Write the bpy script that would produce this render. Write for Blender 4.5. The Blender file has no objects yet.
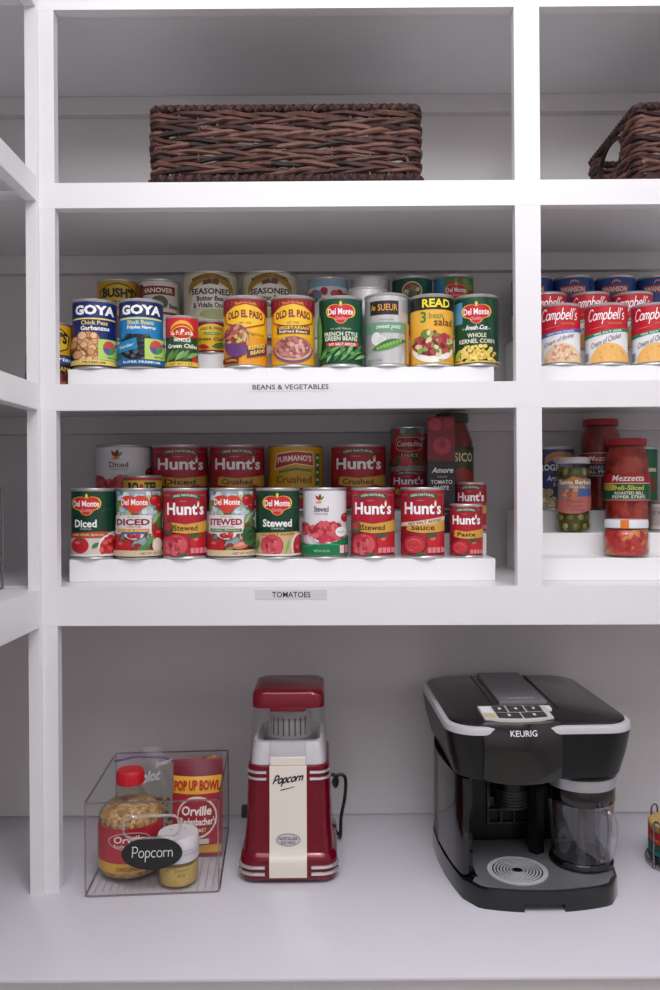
import bpy, bmesh, math, random
from math import sin, cos, pi, radians, asin, sqrt
from mathutils import Vector, Matrix
from mathutils.geometry import tessellate_polygon

random.seed(7)
SC = bpy.context.scene
COL = SC.collection

# ------------------------------------------------------------------ camera geometry
F, D, HZ, CX, ROLL, EYE = 800.0, 1.22, 490.0, 330.0, 0.0070, 0.61
def sc_(y): return F / (D + y)
def at(px, py, y):
    """photo pixel -> point of the room at depth y behind the face trim (X, Z above the counter)"""
    dx, dy = px - CX, py - HZ
    s = sc_(y)
    return (dx - ROLL * dy) / s, EYE - (dy + ROLL * dx) / s

# ------------------------------------------------------------------ materials
def lin(h):
    h = h.lstrip('#')
    r = []
    for i in (0, 2, 4):
        c = int(h[i:i+2], 16) / 255
        r.append(c / 12.92 if c <= .04045 else ((c + .055) / 1.055) ** 2.4)
    return (*r, 1)
_M = {}
def mat(h, rough=.4, metal=0., var=.0, scale=40., bump=0., coat=0., spec=.5):
    key = (h, rough, metal, var, scale, bump, coat, spec)
    if key in _M: return _M[key]
    m = bpy.data.materials.new('surface_' + h.strip('#')); m.use_nodes = True
    nt = m.node_tree; b = nt.nodes['Principled BSDF']
    c = lin(h)
    b.inputs['Base Color'].default_value = c
    b.inputs['Roughness'].default_value = rough
    b.inputs['Metallic'].default_value = metal
    b.inputs['Coat Weight'].default_value = coat
    b.inputs['Specular IOR Level'].default_value = spec
    if var or bump:
        tc = nt.nodes.new('ShaderNodeTexCoord'); n = nt.nodes.new('ShaderNodeTexNoise')
        n.inputs['Scale'].default_value = scale; n.inputs['Detail'].default_value = 4
        nt.links.new(tc.outputs['Object'], n.inputs['Vector'])
        if var:
            r = nt.nodes.new('ShaderNodeValToRGB')
            r.color_ramp.elements[0].position = .3; r.color_ramp.elements[1].position = .7
            r.color_ramp.elements[0].color = tuple(max(0, x * (1 - var)) for x in c[:3]) + (1,)
            r.color_ramp.elements[1].color = tuple(min(1, x * (1 + var)) for x in c[:3]) + (1,)
            nt.links.new(n.outputs['Fac'], r.inputs['Fac']); nt.links.new(r.outputs['Color'], b.inputs['Base Color'])
        if bump:
            bp = nt.nodes.new('ShaderNodeBump'); bp.inputs['Strength'].default_value = bump
            bp.inputs['Distance'].default_value = .002
            nt.links.new(n.outputs['Fac'], bp.inputs['Height']); nt.links.new(bp.outputs['Normal'], b.inputs['Normal'])
    _M[key] = m
    return m
def clear(h='ffffff', refl=.5, rough=.03, base=0.03, blend=.15):
    key = ('clear', h, refl, rough, base, blend)
    if key in _M: return _M[key]
    m = bpy.data.materials.new('clear_' + h); m.use_nodes = True
    nt = m.node_tree; nt.nodes.clear()
    o = nt.nodes.new('ShaderNodeOutputMaterial'); mx = nt.nodes.new('ShaderNodeMixShader')
    t = nt.nodes.new('ShaderNodeBsdfTransparent'); g = nt.nodes.new('ShaderNodeBsdfGlossy')
    t.inputs['Color'].default_value = lin(h); g.inputs['Roughness'].default_value = rough
    lw = nt.nodes.new('ShaderNodeLayerWeight'); lw.inputs['Blend'].default_value = blend
    mr = nt.nodes.new('ShaderNodeMapRange')
    mr.inputs['To Min'].default_value = base; mr.inputs['To Max'].default_value = refl
    nt.links.new(lw.outputs['Facing'], mr.inputs['Value']); nt.links.new(mr.outputs['Result'], mx.inputs['Fac'])
    nt.links.new(t.outputs[0], mx.inputs[1]); nt.links.new(g.outputs[0], mx.inputs[2])
    nt.links.new(mx.outputs[0], o.inputs['Surface'])
    _M[key] = m
    return m
def speckle(cols, scale, rough=.5, bump=.6):
    """voronoi cells in several colours: kernels, beans, chopped peppers"""
    key = ('speckle', tuple(cols), scale)
    if key in _M: return _M[key]
    m = bpy.data.materials.new('speckle'); m.use_nodes = True
    nt = m.node_tree; b = nt.nodes['Principled BSDF']; b.inputs['Roughness'].default_value = rough
    tc = nt.nodes.new('ShaderNodeTexCoord'); v = nt.nodes.new('ShaderNodeTexVoronoi'); v.inputs['Scale'].default_value = scale
    sp = nt.nodes.new('ShaderNodeSeparateColor'); r = nt.nodes.new('ShaderNodeValToRGB'); r.color_ramp.interpolation = 'CONSTANT'
    while len(r.color_ramp.elements) < len(cols): r.color_ramp.elements.new(.5)
    for i, c in enumerate(cols):
        r.color_ramp.elements[i].position = i / len(cols); r.color_ramp.elements[i].color = lin(c)
    bp = nt.nodes.new('ShaderNodeBump'); bp.inputs['Strength'].default_value = bump; bp.inputs['Distance'].default_value = .003; bp.invert = True
    nt.links.new(tc.outputs['Object'], v.inputs['Vector']); nt.links.new(v.outputs['Color'], sp.inputs['Color'])
    nt.links.new(sp.outputs['Red'], r.inputs['Fac']); nt.links.new(r.outputs['Color'], b.inputs['Base Color'])
    nt.links.new(v.outputs['Distance'], bp.inputs['Height']); nt.links.new(bp.outputs['Normal'], b.inputs['Normal'])
    _M[key] = m
    return m

# ------------------------------------------------------------------ mesh builder
def smooth(P, n=6):
    P = [Vector(p) for p in P]; out = []
    for i in range(len(P) - 1):
        a, b, c, d = P[max(i - 1, 0)], P[i], P[i + 1], P[min(i + 2, len(P) - 1)]
        for k in range(n):
            t = k / n; out.append(.5 * (2 * b + (c - a) * t + (2 * a - 5 * b + 4 * c - d) * t * t + (3 * b - a - 3 * c + d) * t ** 3))
    return out + [P[-1]]
class MB:
    def __init__(s): s.v, s.f, s.fm, s.mats = [], [], [], []
    def mi(s, m):
        if m not in s.mats: s.mats.append(m)
        return s.mats.index(m)
    def add(s, vs, fs, m):
        o = len(s.v); s.v += [tuple(v) for v in vs]; k = s.mi(m)
        for f in fs: s.f.append([i + o for i in f]); s.fm.append(k)
    def box(s, x0, x1, y0, y1, z0, z1, m, bev=.0, seg=2):
        bm = bmesh.new(); bmesh.ops.create_cube(bm, size=1)
        for v in bm.verts:
            v.co = Vector((x0 + (v.co.x + .5) * (x1 - x0), y0 + (v.co.y + .5) * (y1 - y0), z0 + (v.co.z + .5) * (z1 - z0)))
        if bev: bmesh.ops.bevel(bm, geom=bm.edges[:], offset=bev, segments=seg, affect='EDGES', profile=.5)
        s.bm(bm, m)
    def bm(s, bm, m, M=None):
        bm.verts.index_update()
        s.add([(M @ v.co) if M else v.co for v in bm.verts], [[v.index for v in f.verts] for f in bm.faces], m); bm.free()
    def lathe(s, prof, m, seg=48, cx=0, cy=0, z0=0, cap0=True, cap1=True):
        vs, fs = [], []
        for r, z in prof:
            for k in range(seg):
                a = 2 * pi * k / seg; vs.append((cx + r * cos(a), cy + r * sin(a), z0 + z))
        for i in range(len(prof) - 1):
            for k in range(seg):
                k2 = (k + 1) % seg
                fs.append((i * seg + k, i * seg + k2, (i + 1) * seg + k2, (i + 1) * seg + k))
        n = len(prof) - 1
        if cap0: fs.append(tuple(reversed(range(seg))))
        if cap1: fs.append(tuple(range(n * seg, n * seg + seg)))
        s.add(vs, fs, m)
    def loft(s, secs, m, cap0=True, cap1=True):
        """secs: list of rings of 3D points, same count"""
        n = len(secs[0]); vs = [p for r in secs for p in r]; fs = []
        for i in range(len(secs) - 1):
            for k in range(n):
                k2 = (k + 1) % n
                fs.append((i * n + k, i * n + k2, (i + 1) * n + k2, (i + 1) * n + k))
        if cap0: fs.append(tuple(reversed(range(n))))
        if cap1: o = (len(secs) - 1) * n; fs.append(tuple(range(o, o + n)))
        s.add(vs, fs, m)
    def prism(s, poly, z0, z1, m, bev=0.):
        bm = bmesh.new()
        b = [bm.verts.new((x, y, z0)) for x, y in poly]; t = [bm.verts.new((x, y, z1)) for x, y in poly]
        n = len(poly)
        bm.faces.new(list(reversed(b))); ft = bm.faces.new(t)
        for i in range(n): bm.faces.new((b[i], b[(i + 1) % n], t[(i + 1) % n], t[i]))
        if bev: bmesh.ops.bevel(bm, geom=list(ft.edges), offset=bev, segments=2, affect='EDGES', profile=.5)
        bmesh.ops.triangulate(bm, faces=[f for f in bm.faces if len(f.verts) > 8])
        s.bm(bm, m)
    def tube(s, pts, r, m, seg=8, closed=False, cap=True):
        pts = [Vector(p) for p in pts]; n = len(pts)
        rr = r if isinstance(r, (list, tuple)) else [r] * n
        T = []
        for i in range(n):
            a = pts[(i - 1) % n] if (closed or i > 0) else pts[i]
            b = pts[(i + 1) % n] if (closed or i < n - 1) else pts[i]
            t = b - a; T.append(t.normalized() if t.length > 1e-9 else Vector((0, 0, 1)))
        up = Vector((0, 0, 1)) if abs(T[0].z) < .9 else Vector((1, 0, 0))
        nrm = (up - T[0] * up.dot(T[0])).normalized(); vs, fs = [], []
        for i in range(n):
            nrm = nrm - T[i] * nrm.dot(T[i]); nrm = nrm.normalized() if nrm.length > 1e-6 else T[i].orthogonal().normalized()
            bn = T[i].cross(nrm)
            for k in range(seg):
                a = 2 * pi * k / seg; vs.append(pts[i] + (nrm * cos(a) + bn * sin(a)) * rr[i])
        for i in range(n if closed else n - 1):
            j = (i + 1) % n
            for k in range(seg):
                k2 = (k + 1) % seg; fs.append((i * seg + k, i * seg + k2, j * seg + k2, j * seg + k))
        if cap and not closed:
            fs.append(tuple(reversed(range(seg)))); fs.append(tuple(range((n - 1) * seg, n * seg)))
        s.add(vs, fs, m)
    def ball(s, c, r, m, u=10, v=6, sq=(1, 1, 1)):
        vs, fs = [(c[0], c[1], c[2] - r * sq[2])], []
        for i in range(1, v):
            b = -pi / 2 + pi * i / v
            for k in range(u):
                a = 2 * pi * k / u; vs.append((c[0] + r * sq[0] * cos(b) * cos(a), c[1] + r * sq[1] * cos(b) * sin(a), c[2] + r * sq[2] * sin(b)))
        vs.append((c[0], c[1], c[2] + r * sq[2])); e = len(vs) - 1
        for k in range(u):
            k2 = (k + 1) % u; fs.append((0, 1 + k2, 1 + k)); fs.append((e, e - u + k, e - u + k2))
            for i in range(v - 2): fs.append((1 + i * u + k, 1 + i * u + k2, 1 + (i + 1) * u + k2, 1 + (i + 1) * u + k))
        s.add(vs, fs, m)
    def build(s, name, parent=None, loc=None, smooth=True, ang=38):
        me = bpy.data.meshes.new(name); me.from_pydata(s.v, [], s.f)
        for m in s.mats: me.materials.append(m)
        me.polygons.foreach_set('material_index', s.fm); me.update()
        if smooth: me.shade_smooth(); me.set_sharp_from_angle(angle=radians(ang))
        o = bpy.data.objects.new(name, me); COL.objects.link(o)
        if parent: o.parent = parent
        if loc: o.location = loc
        return o
def thing(name, label, cat, loc=(0, 0, 0), rz=0, group=None):
    o = bpy.data.objects.new(name, None); COL.objects.link(o); o.empty_display_size = .02
    o.location = loc; o.rotation_euler = (0, 0, rz); tag(o, label, cat, group); return o
def tag(o, label, cat, group=None):
    o['label'] = label; o['category'] = cat; o['kind'] = 'thing'
    if group: o['group'] = group
def struct(o): o['kind'] = 'structure'; return o
def rrect(hw, hd, r, z, cx=0, cy=0, n=6):
    p = []
    for (sx, sy, a0) in ((1, 1, 0), (-1, 1, 90), (-1, -1, 180), (1, -1, 270)):
        for k in range(n + 1):
            a = radians(a0 + 90 * k / n)
            p.append((cx + sx * (hw - r) + r * cos(a), cy + sy * (hd - r) + r * sin(a), z))
    return p

# ------------------------------------------------------------------ printing on surfaces
_T = {}
def text2d(t, bold=0., shear=0., sp=1.):
    """triangles of a word, normalised to a 0..1 box"""
    key = (t, bold, shear, sp)
    if key in _T: return _T[key]
    cu = bpy.data.curves.new('word', 'FONT'); cu.body = t; cu.offset = bold; cu.shear = shear; cu.resolution_u = 2; cu.space_character = sp
    ob = bpy.data.objects.new('word', cu); COL.objects.link(ob)
    dg = bpy.context.evaluated_depsgraph_get(); ev = ob.evaluated_get(dg); me = ev.to_mesh(); me.calc_loop_triangles()
    vs = [(v.co.x, v.co.y) for v in me.vertices]; tr = [tuple(vs[i] for i in t_.vertices) for t_ in me.loop_triangles]
    ev.to_mesh_clear(); bpy.data.objects.remove(ob); bpy.data.curves.remove(cu)
    x0 = min(p[0] for t_ in tr for p in t_); x1 = max(p[0] for t_ in tr for p in t_)
    y0 = min(p[1] for t_ in tr for p in t_); y1 = max(p[1] for t_ in tr for p in t_)
    out = [[((p[0] - x0) / (x1 - x0), (p[1] - y0) / (y1 - y0)) for p in t_] for t_ in tr]
    _T[key] = out
    return out
def arc(cx, cy, rx, ry, a0, a1, n=14):
    return [(cx + rx * cos(radians(a0 + (a1 - a0) * k / n)), cy + ry * sin(radians(a0 + (a1 - a0) * k / n))) for k in range(n + 1)]
GLY = {  # handwriting strokes, x height 1
 'P': ([[(.1, 0), (.15, 1.7)], [(.0, 1.6)] + arc(.45, 1.2, .5, .48, 110, -130)], 1.15),
 'o': ([arc(.45, .5, .42, .5, 80, 445, 18)], 1.05),
 'p': ([[(.1, -.75), (.12, 1)], arc(.45, .5, .38, .5, 160, -160, 16)], 1.05),
 'c': ([arc(.45, .5, .42, .5, 50, 310)], .95),
 'r': ([[(.1, 0), (.1, 1)], arc(.45, .6, .36, .38, 180, 40, 8)], .8),
 'n': ([[(.1, 0), (.1, 1)], arc(.42, .58, .32, .42, 180, 0, 8) + [(.76, 0)]], 1.05),
 'C': ([arc(.7, .85, .65, .9, 40, 320, 18)], 1.4),
 'a': ([arc(.42, .5, .4, .5, 50, 410, 16), [(.82, 1), (.84, .15), (1, 0)]], 1.05),
 'm': ([[(.1, 0), (.1, 1)], arc(.34, .65, .24, .35, 180, 0, 8) + [(.58, 0)], arc(.82, .65, .24, .35, 180, 0, 8) + [(1.06, 0)]], 1.3),
 'b': ([[(.1, 1.8), (.1, 0)], arc(.46, .5, .36, .5, 180, -180, 16)], 1.05),
 'e': ([[(.1, .5), (.8, .55)] + arc(.45, .5, .4, .5, 20, 310, 14)], .95),
 'l': ([[(.15, 1.8), (.12, .2), (.3, 0)]], .5),
 "'": ([[(.15, 1.8), (.1, 1.4)]], .35),
 's': ([arc(.4, .75, .3, .25, 40, 270, 8) + arc(.4, .25, .3, .25, 90, -140, 8)], .85),
}
def script2d(word, w=.16, shear=.25):
    quads = []; x = 0
    for ch in word:
        st, adv = GLY[ch]
        for pl in st:
            L, Rr = [], []
            for i, p in enumerate(pl):
                a = pl[max(i - 1, 0)]; b = pl[min(i + 1, len(pl) - 1)]
                d = Vector((b[0] - a[0], b[1] - a[1])); d = d.normalized() if d.length else Vector((1, 0)); nn = Vector((-d.y, d.x)) * w / 2
                L.append((x + p[0] + nn.x, p[1] + nn.y)); Rr.append((x + p[0] - nn.x, p[1] - nn.y))
            for i in range(len(pl) - 1): quads.append([L[i], L[i + 1], Rr[i + 1], Rr[i]])
        x += adv
    quads = [[(p[0] + shear * p[1], p[1]) for p in q] for q in quads]
    x0 = min(p[0] for q in quads for p in q); x1 = max(p[0] for q in quads for p in q)
    y0 = min(p[1] for q in quads for p in q); y1 = max(p[1] for q in quads for p in q)
    return [[((p[0] - x0) / (x1 - x0), (p[1] - y0) / (y1 - y0)) for p in q] for q in quads]
def clip(poly, u, keep_less):
    out = []; n = len(poly)
    for i in range(n):
        a, b = poly[i], poly[(i + 1) % n]; ia = (a[0] <= u) == keep_less or a[0] == u; ib = (b[0] <= u) == keep_less or b[0] == u
        if ia: out.append(a)
        if ia != ib and b[0] != a[0]:
            t = (u - a[0]) / (b[0] - a[0]); out.append((u, a[1] + t * (b[1] - a[1])))
    return out
class Print:
    """draws shapes on a cylinder front (R, H) or on a flat face; f in -1..1 across as seen from the front, v in 0..1 up"""
    def __init__(s, mb, R, H, z0=0, flat=False, mapf=None, off=.0004, rot=0.):
        s.mb, s.R, s.H, s.z0, s.flat, s.mapf, s.off, s.rot = mb, R, H, z0, flat, mapf, off, rot
        s.vlim = (-9, 9) if (flat or mapf) else (.047, .953)
        s.du = 1e9 if (flat and not mapf) else R * .085
    def u(s, f):
        if s.flat or s.mapf: return f * s.R
        return s.R * asin(max(-1, min(1, f)))
    def pt(s, p):
        if s.mapf: return s.mapf(p[0], s.z0 + p[1], s.off)
        if s.flat: return (p[0], -s.off, s.z0 + p[1])
        a = p[0] / s.R + s.rot; r = s.R + s.off
        return (r * sin(a), -r * cos(a), s.z0 + p[1])
    def raw(s, polys, m, step=True):
        """polys convex in (arc, height)"""
        vs, fs = [], []
        for q in polys:
            lo = min(p[0] for p in q); hi = max(p[0] for p in q); pieces = []
            if hi - lo <= s.du: pieces = [q]
            else:
                k = math.floor(lo / s.du) + 1; rest = q
                while k * s.du < hi - 1e-9:
                    a = clip(rest, k * s.du, True); rest = clip(rest, k * s.du, False)
                    if len(a) > 2: pieces.append(a)
                    if len(rest) < 3: break
                    k += 1
                if len(rest) > 2: pieces.append(rest)
            for p in pieces:
                ar = sum(p[i][0] * p[(i + 1) % len(p)][1] - p[(i + 1) % len(p)][0] * p[i][1] for i in range(len(p)))
                if abs(ar) < 1e-13: continue
                if ar < 0: p = p[::-1]
                o = len(vs); vs += [s.pt(x) for x in p]; fs.append(list(range(o, o + len(p))))
        s.mb.add(vs, fs, m)
        if step: s.off += .00012
    def poly(s, pts, c, step=True, convex=False):
        m = c if not isinstance(c, str) else mat(c, .35)
        lo, hi = s.vlim
        q = [(s.u(f), max(lo, min(hi, v)) * s.H) for f, v in pts]
        if convex: s.raw([q], m, step); return
        tris = tessellate_polygon([[Vector((p[0], p[1], 0)) for p in q]])
        s.raw([[q[i] for i in t] for t in tris], m, step)
    def rect(s, f0, f1, v0, v1, c, step=True): s.poly([(f0, v0), (f1, v0), (f1, v1), (f0, v1)], c, step, True)
    def ell(s, f, v, rf, rv, c, a0=0, a1=360, n=22, step=True):
        s.poly([(f + rf * cos(radians(a0 + (a1 - a0) * k / n)), v + rv * sin(radians(a0 + (a1 - a0) * k / n))) for k in range(n + (a1 - a0 != 360))], c, step, True)
    def text(s, t, f0, f1, v0, v1, c, bold=.02, shear=0., bow=0., tilt=0., tris=None):
        m = c if not isinstance(c, str) else mat(c, .35)
        a, b = s.u(f0), s.u(f1); out = []
        for q in (tris or text2d(t, bold, shear)):
            out.append([(a + p[0] * (b - a), (v0 + p[1] * (v1 - v0) + bow * (1 - (2 * p[0] - 1) ** 2) + tilt * (p[0] - .5)) * s.H) for p in q])
        s.raw(out, m)
    def script(s, t, f0, f1, v0, v1, c, w=.16, shear=.25, tilt=0.): s.text(t, f0, f1, v0, v1, c, tris=script2d(t, w, shear), tilt=tilt)
    def blobs(s, f0, f1, v0, v1, n, r, cols, seed=1, asp=1., inside=None, edge=None):
        """scattered round morsels; r is a fraction of R"""
        rd = random.Random(seed)
        for i in range(n):
            for _ in range(20):
                f, v = rd.uniform(f0, f1), rd.uniform(v0, v1)
                if inside is None or inside(f, v): break
            q = r * rd.uniform(.8, 1.2); an = rd.uniform(0, 180); c = cols[i % len(cols)]
            pts = []
            for k in range(9):
                t = 2 * pi * k / 9; x, y = q * cos(t) * asp, q * sin(t)
                x, y = x * cos(an) - y * sin(an), x * sin(an) + y * cos(an)
                pts.append((f + x, v + y * s.R / s.H))
            if edge: s.poly([(f + (a - f) * 1.22, v + (b - v) * 1.22) for a, b in pts], edge, False, True); s.off += .00003
            s.poly(pts, c, False, True)
            if edge: s.off += .00003
            if i % 6 == 5: s.off += .00006
        s.off += .0001
    def leaf(s, f, v, ln, wd, ang, c, step=True):
        a = radians(ang); pts = []
        for k in range(12):
            t = k / 11; pts.append((-ln / 2 + ln * t, wd / 2 * sin(pi * t)))
        for k in range(1, 11):
            t = 1 - k / 11; pts.append((-ln / 2 + ln * t, -wd / 2 * sin(pi * t)))
        s.poly([(f + x * cos(a) - y * sin(a), v + (x * sin(a) + y * cos(a)) * s.R / s.H) for x, y in pts], c, step)
    def arch(s, f, v, rf, rv, th, a0, a1, c, n=14):
        """a curved ribbon"""
        o = [(f + rf * cos(radians(a0 + (a1 - a0) * k / n)), v + rv * sin(radians(a0 + (a1 - a0) * k / n))) for k in range(n + 1)]
        for i in range(n): s.poly([o[i], o[i + 1], (o[i + 1][0], o[i + 1][1] - th), (o[i][0], o[i][1] - th)], c, False, True)
        s.off += .00012
# ------------------------------------------------------------------ room and built-in shelving
WHITE = mat('e9e8ea', .32, var=.012, scale=14, bump=.05)
WALLM = mat('d9d5d5', .6, var=.015, scale=9, bump=.05)
CTOP = mat('dad8e0', .2, var=.01, scale=6)
XL, XR, YB = -.775, 1.30, .325
CEIL = 1.80
def slab(name, x0, x1, y0, y1, z0, z1, m):
    b = MB(); b.box(x0, x1, y0, y1, z0, z1, m); return struct(b.build(name, smooth=False))
slab('wall_back', XL - .05, XR + .05, YB, YB + .05, -.91, CEIL, WALLM)
slab('trim_1', XL, XR, .285, YB, .0005, .442, WALLM)         # back panel behind the open counter bay
slab('wall_left', XL - .05, XL, -2.6, YB, -.91, CEIL, WALLM)
slab('wall_right', XR, XR + .05, -2.6, YB, -.91, CEIL, WALLM)
slab('wall_front', XL - .05, XR + .05, -2.65, -2.6, -.91, CEIL, WALLM)
slab('ceiling', XL - .05, XR + .05, -2.6, YB + .05, CEIL, CEIL + .05, mat('e6e4e4', .7))
slab('floor', XL - .05, XR + .05, -2.6, YB + .05, -.96, -.91, mat('d2ccc6', .4, var=.08, scale=6))

LIP = {1.081: .0, .774: .003, .463: .0, 1.384: 0}                # boards sit a little below the top of their trim
SH = [(1.081, 1.0425), (.774, .734), (.463, .404)]     # top and bottom of each shelf's face trim
TH = .019                                              # trim thickness
unit = thing('shelving_unit', 'white painted built-in shelving over the counter with cans and baskets on it', 'shelving')
X0 = -.441                                             # inner corner, where the side unit's face starts
for zt, zb in SH + [(1.384, 1.345)]:
    m = MB(); m.box(XL, XR, TH, YB, zt - .020, zt - LIP[zt], WHITE); m.build('shelf_board', unit, smooth=False)
    m = MB(); m.box(X0, XR, 0, TH, zb, zt, WHITE); m.build('face_trim', unit, smooth=False)
    m = MB(); m.box(XL, XR, YB - .019, YB, zt - .020 - .034, zt - .020, WALLM, .0008, 1); m.build('wall_cleat', unit)
def stile(xa, xb, lean=0.):
    m = MB()
    for z0, z1 in ((0, SH[2][1]), (SH[2][0], SH[1][1]), (SH[1][0], SH[0][1]), (SH[0][0], 1.345)):
        m.box(xa, xb, .0003, TH - .0003, max(z0 - .004, 0), z1 + .004, WHITE)
    return m.build('stile', unit, smooth=False)
stile(X0, -.4170)
m = MB()
for z0, z1 in ((SH[2][0], SH[1][1]), (SH[1][0], SH[0][1]), (SH[0][0], 1.345)):
    m.box(.2852, .3240, .0003, TH - .0003, z0 - .004, z1 + .004, WHITE)
m.build('stile', unit, smooth=False)
# side unit on the left wall
side = thing('shelving_unit', 'white painted side shelving on the left wall meeting the back shelving in the corner', 'shelving')
m = MB(); m.box(X0 - .017, X0, -.009, -.0002, 0, 1.3845, WHITE); m.build('stile', side)
for (zt, zb), up in zip(SH + [(1.384, 1.345)], (.008, 0, 0, 0)):
    zt += up; zb += up
    m = MB(); m.box(XL, X0 - TH, -1.6, -.0005, zt - .020, zt, WHITE); m.build('shelf_board', side, smooth=False)
    m = MB(); m.box(X0 - TH, X0, -1.6, -.0095, zb, zt, WHITE, .0012, 1); m.build('face_trim', side)
# counter
ct = thing('countertop', 'smooth pale painted countertop running under the lowest open bay', 'countertop')
m = MB(); m.box(XL + .0005, XR - .0005, -.219, YB - .0005, -.006, 0, CTOP, .002, 2); m.build('worktop', ct)
m = MB(); m.box(XL, XR, -.199, -.181, -.05, -.0062, WHITE); m.build('apron', ct, smooth=False)
m = MB(); m.box(XL, XR, -.19, -.18, -.86, -.0505, WHITE); m.build('front_panel', ct, smooth=False)

# ------------------------------------------------------------------ light
def lamp(loc, r, energy, col):
    l = bpy.data.lights.new('ceiling_lamp', 'POINT'); l.energy = energy; l.color = col; l.shadow_soft_size = r
    o = bpy.data.objects.new('ceiling_lamp', l); COL.objects.link(o); o.location = loc; return o
LCOL = (.968, .968, 1)
P1, P2, PY = 12.5, 24.5, -1.35
lamp((.15, -.95, CEIL - .17), .15, P1, LCOL)
pl = bpy.data.lights.new('ceiling_panel', 'AREA'); pl.shape = 'RECTANGLE'; pl.size = 1.6; pl.size_y = 1.5; pl.energy = P2; pl.color = LCOL  # added area light, no fixture: stands in for light bounced off the ceiling
po = bpy.data.objects.new('ceiling_panel', pl); COL.objects.link(po); po.location = (.2, PY, CEIL - .02)
w = bpy.data.worlds.new('room_light'); SC.world = w; w.use_nodes = True
w.node_tree.nodes['Background'].inputs[0].default_value = (.95, .93, 1, 1)
w.node_tree.nodes['Background'].inputs[1].default_value = .02
cam = bpy.data.cameras.new('camera'); co = bpy.data.objects.new('camera', cam); COL.objects.link(co); SC.camera = co
cam.sensor_fit = 'VERTICAL'; cam.sensor_height = 36; cam.lens = F / 990 * 36
cam.shift_y = (HZ - 495) / 990 * 1.0
co.matrix_world = Matrix.Translation((0, -D, EYE)) @ Matrix.Rotation(pi / 2, 4, 'X') @ Matrix.Rotation(-ROLL, 4, 'Z')
SC.view_settings.view_transform = 'Standard'; SC.view_settings.look = 'None'
SC.view_settings.gamma = 1; SC.view_settings.use_curve_mapping = False; SC.view_settings.exposure = 0
SC.cycles.transparent_max_bounces = 40

# ------------------------------------------------------------------ risers and shelf tapes
RY, RS, RH = .068, .075, .0365         # front of the riser, step depth, step rise
def riser(x0, x1, z, label, group='white stepped can risers'):
    r = thing('can_riser', label, 'shelf riser', (0, 0, z - LIP[z]), 0, group)
    wm = mat('f2f2f3', .35)
    for k in range(3):
        y0 = RY + RS * k
        m = MB(); m.box(x0, x1, y0, y0 + RS - .0006, 0, RH * (k + 1), wm, .001, 1); m.build('step', r)
riser(-.421, .2656, SH[1][0], 'white three-step riser under the bean and vegetable cans')
riser(-.421, .2656, SH[2][0], 'white three-step riser under the tomato cans')
riser(.334, 1.0, SH[1][0], 'white three-step riser under the creamy soup cans')
riser(.334, 1.0, SH[2][0], 'white three-step riser under the jars of olives, peppers and salsa')
def tape(name, word, px0, px1, py0, py1, tx0, tx1, label, tc):
    xa, za = at(px0, py1, 0); xb, zb = at(px1, py0, 0)
    t = thing(name, label, 'label', (0, 0, 0), 0, None)
    m = MB(); m.box(xa, xb, -.0006, -.00005, za, zb, mat(tc, .3)); m.build('tape_strip', t, smooth=False)
    m = MB(); p = Print(m, 1, 1, 0, flat=True); p.off = .0008
    ta, tb = at(tx0, py0, 0)[0], at(tx1, py0, 0)[0]; h = zb - za
    p.raw([[(ta + q[0] * (tb - ta), za + h * .2 + q[1] * h * .6) for q in tr] for tr in text2d(word, .012)], mat('1c1c1e', .5))
    m.build('printed_word', t, smooth=False)
tape('shelf_label', 'BEANS & VEGETABLES', 249, 332, 382.5, 391.5, 252.5, 328.5, 'clear tape label with black capitals under the bean and vegetable cans', 'e7e6e9')
tape('shelf_label', 'TOMATOES', 255, 327, 589.5, 599.5, 272, 310.5, 'clear tape label with black capitals under the tomato cans', 'd6d4da')
# ------------------------------------------------------------------ cans
STEEL = mat('c9c7c6', .3, .65)
def can(px, py, y, z, R, H, art, label, group, bare=False):
    x = at(px, py, y)[0]
    t = thing('food_can', label, 'can', (x, y, z), math.atan2(-x, D + y), group)
    m = MB()
    m.lathe([(R - .004, .001), (R - .0025, 0), (R - .0008, .0006), (R, .0022), (R - .0004, .0038), (R - .0014, .0048),
             (R - .0014, H - .0048), (R - .0004, H - .0038), (R, H - .0018), (R - .0008, H - .0004), (R - .002, H),
             (R - .0034, H - .001), (R - .004, H - .004)], mat('dddbda', .28, .45) if bare else STEEL, 56)
    m.build('can_body', t)
    if not bare:
        m = MB(); p = Print(m, R - .0009, H)
        art(p); m.build('paper_label', t, smooth=False)
    return t
def base(p, c):
    """the label sheet around the can"""
    m = mat(c, .33) if isinstance(c, str) else c
    p.mb.lathe([(p.R, .0052), (p.R, p.H - .0052)], m, 72, cap0=False, cap1=False)
    p.off = .0002
def band(p, v0, v1, c):
    v0 = max(v0, .047); v1 = min(v1, .953)
    p.rect(-.999, .999, v0, v1, c)
TOM = ['c22a2e', 'd8434a', 'b01d24', 'e0605c']
def tomato(p, f, v, r, c='c4242b', cut=False):
    p.ell(f, v, r, r * p.R / p.H, c)
    if cut:
        q = p.R / p.H; ins = lambda a, b: ((a - f) / (r * .85)) ** 2 + ((b - v) / (r * .85 * q)) ** 2 < 1
        p.ell(f, v, r * .88, r * .88 * q, 'd4565e'); p.blobs(f - r, f + r, v - r * q, v + r * q, 26, r * .16, ['c23848', 'e08088', 'b02838', 'd86a70', 'cc4452'], 5, 1.5, ins)
    else:
        p.ell(f - r * .3, v + r * .35 * p.R / p.H, r * .3, r * .2 * p.R / p.H, 'e5686a')
        for k in range(3): p.leaf(f + r * .05, v + r * .75 * p.R / p.H, r * .7, r * .18, 20 + 60 * k, '3c6b35', False)
        p.off += .0001
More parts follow.
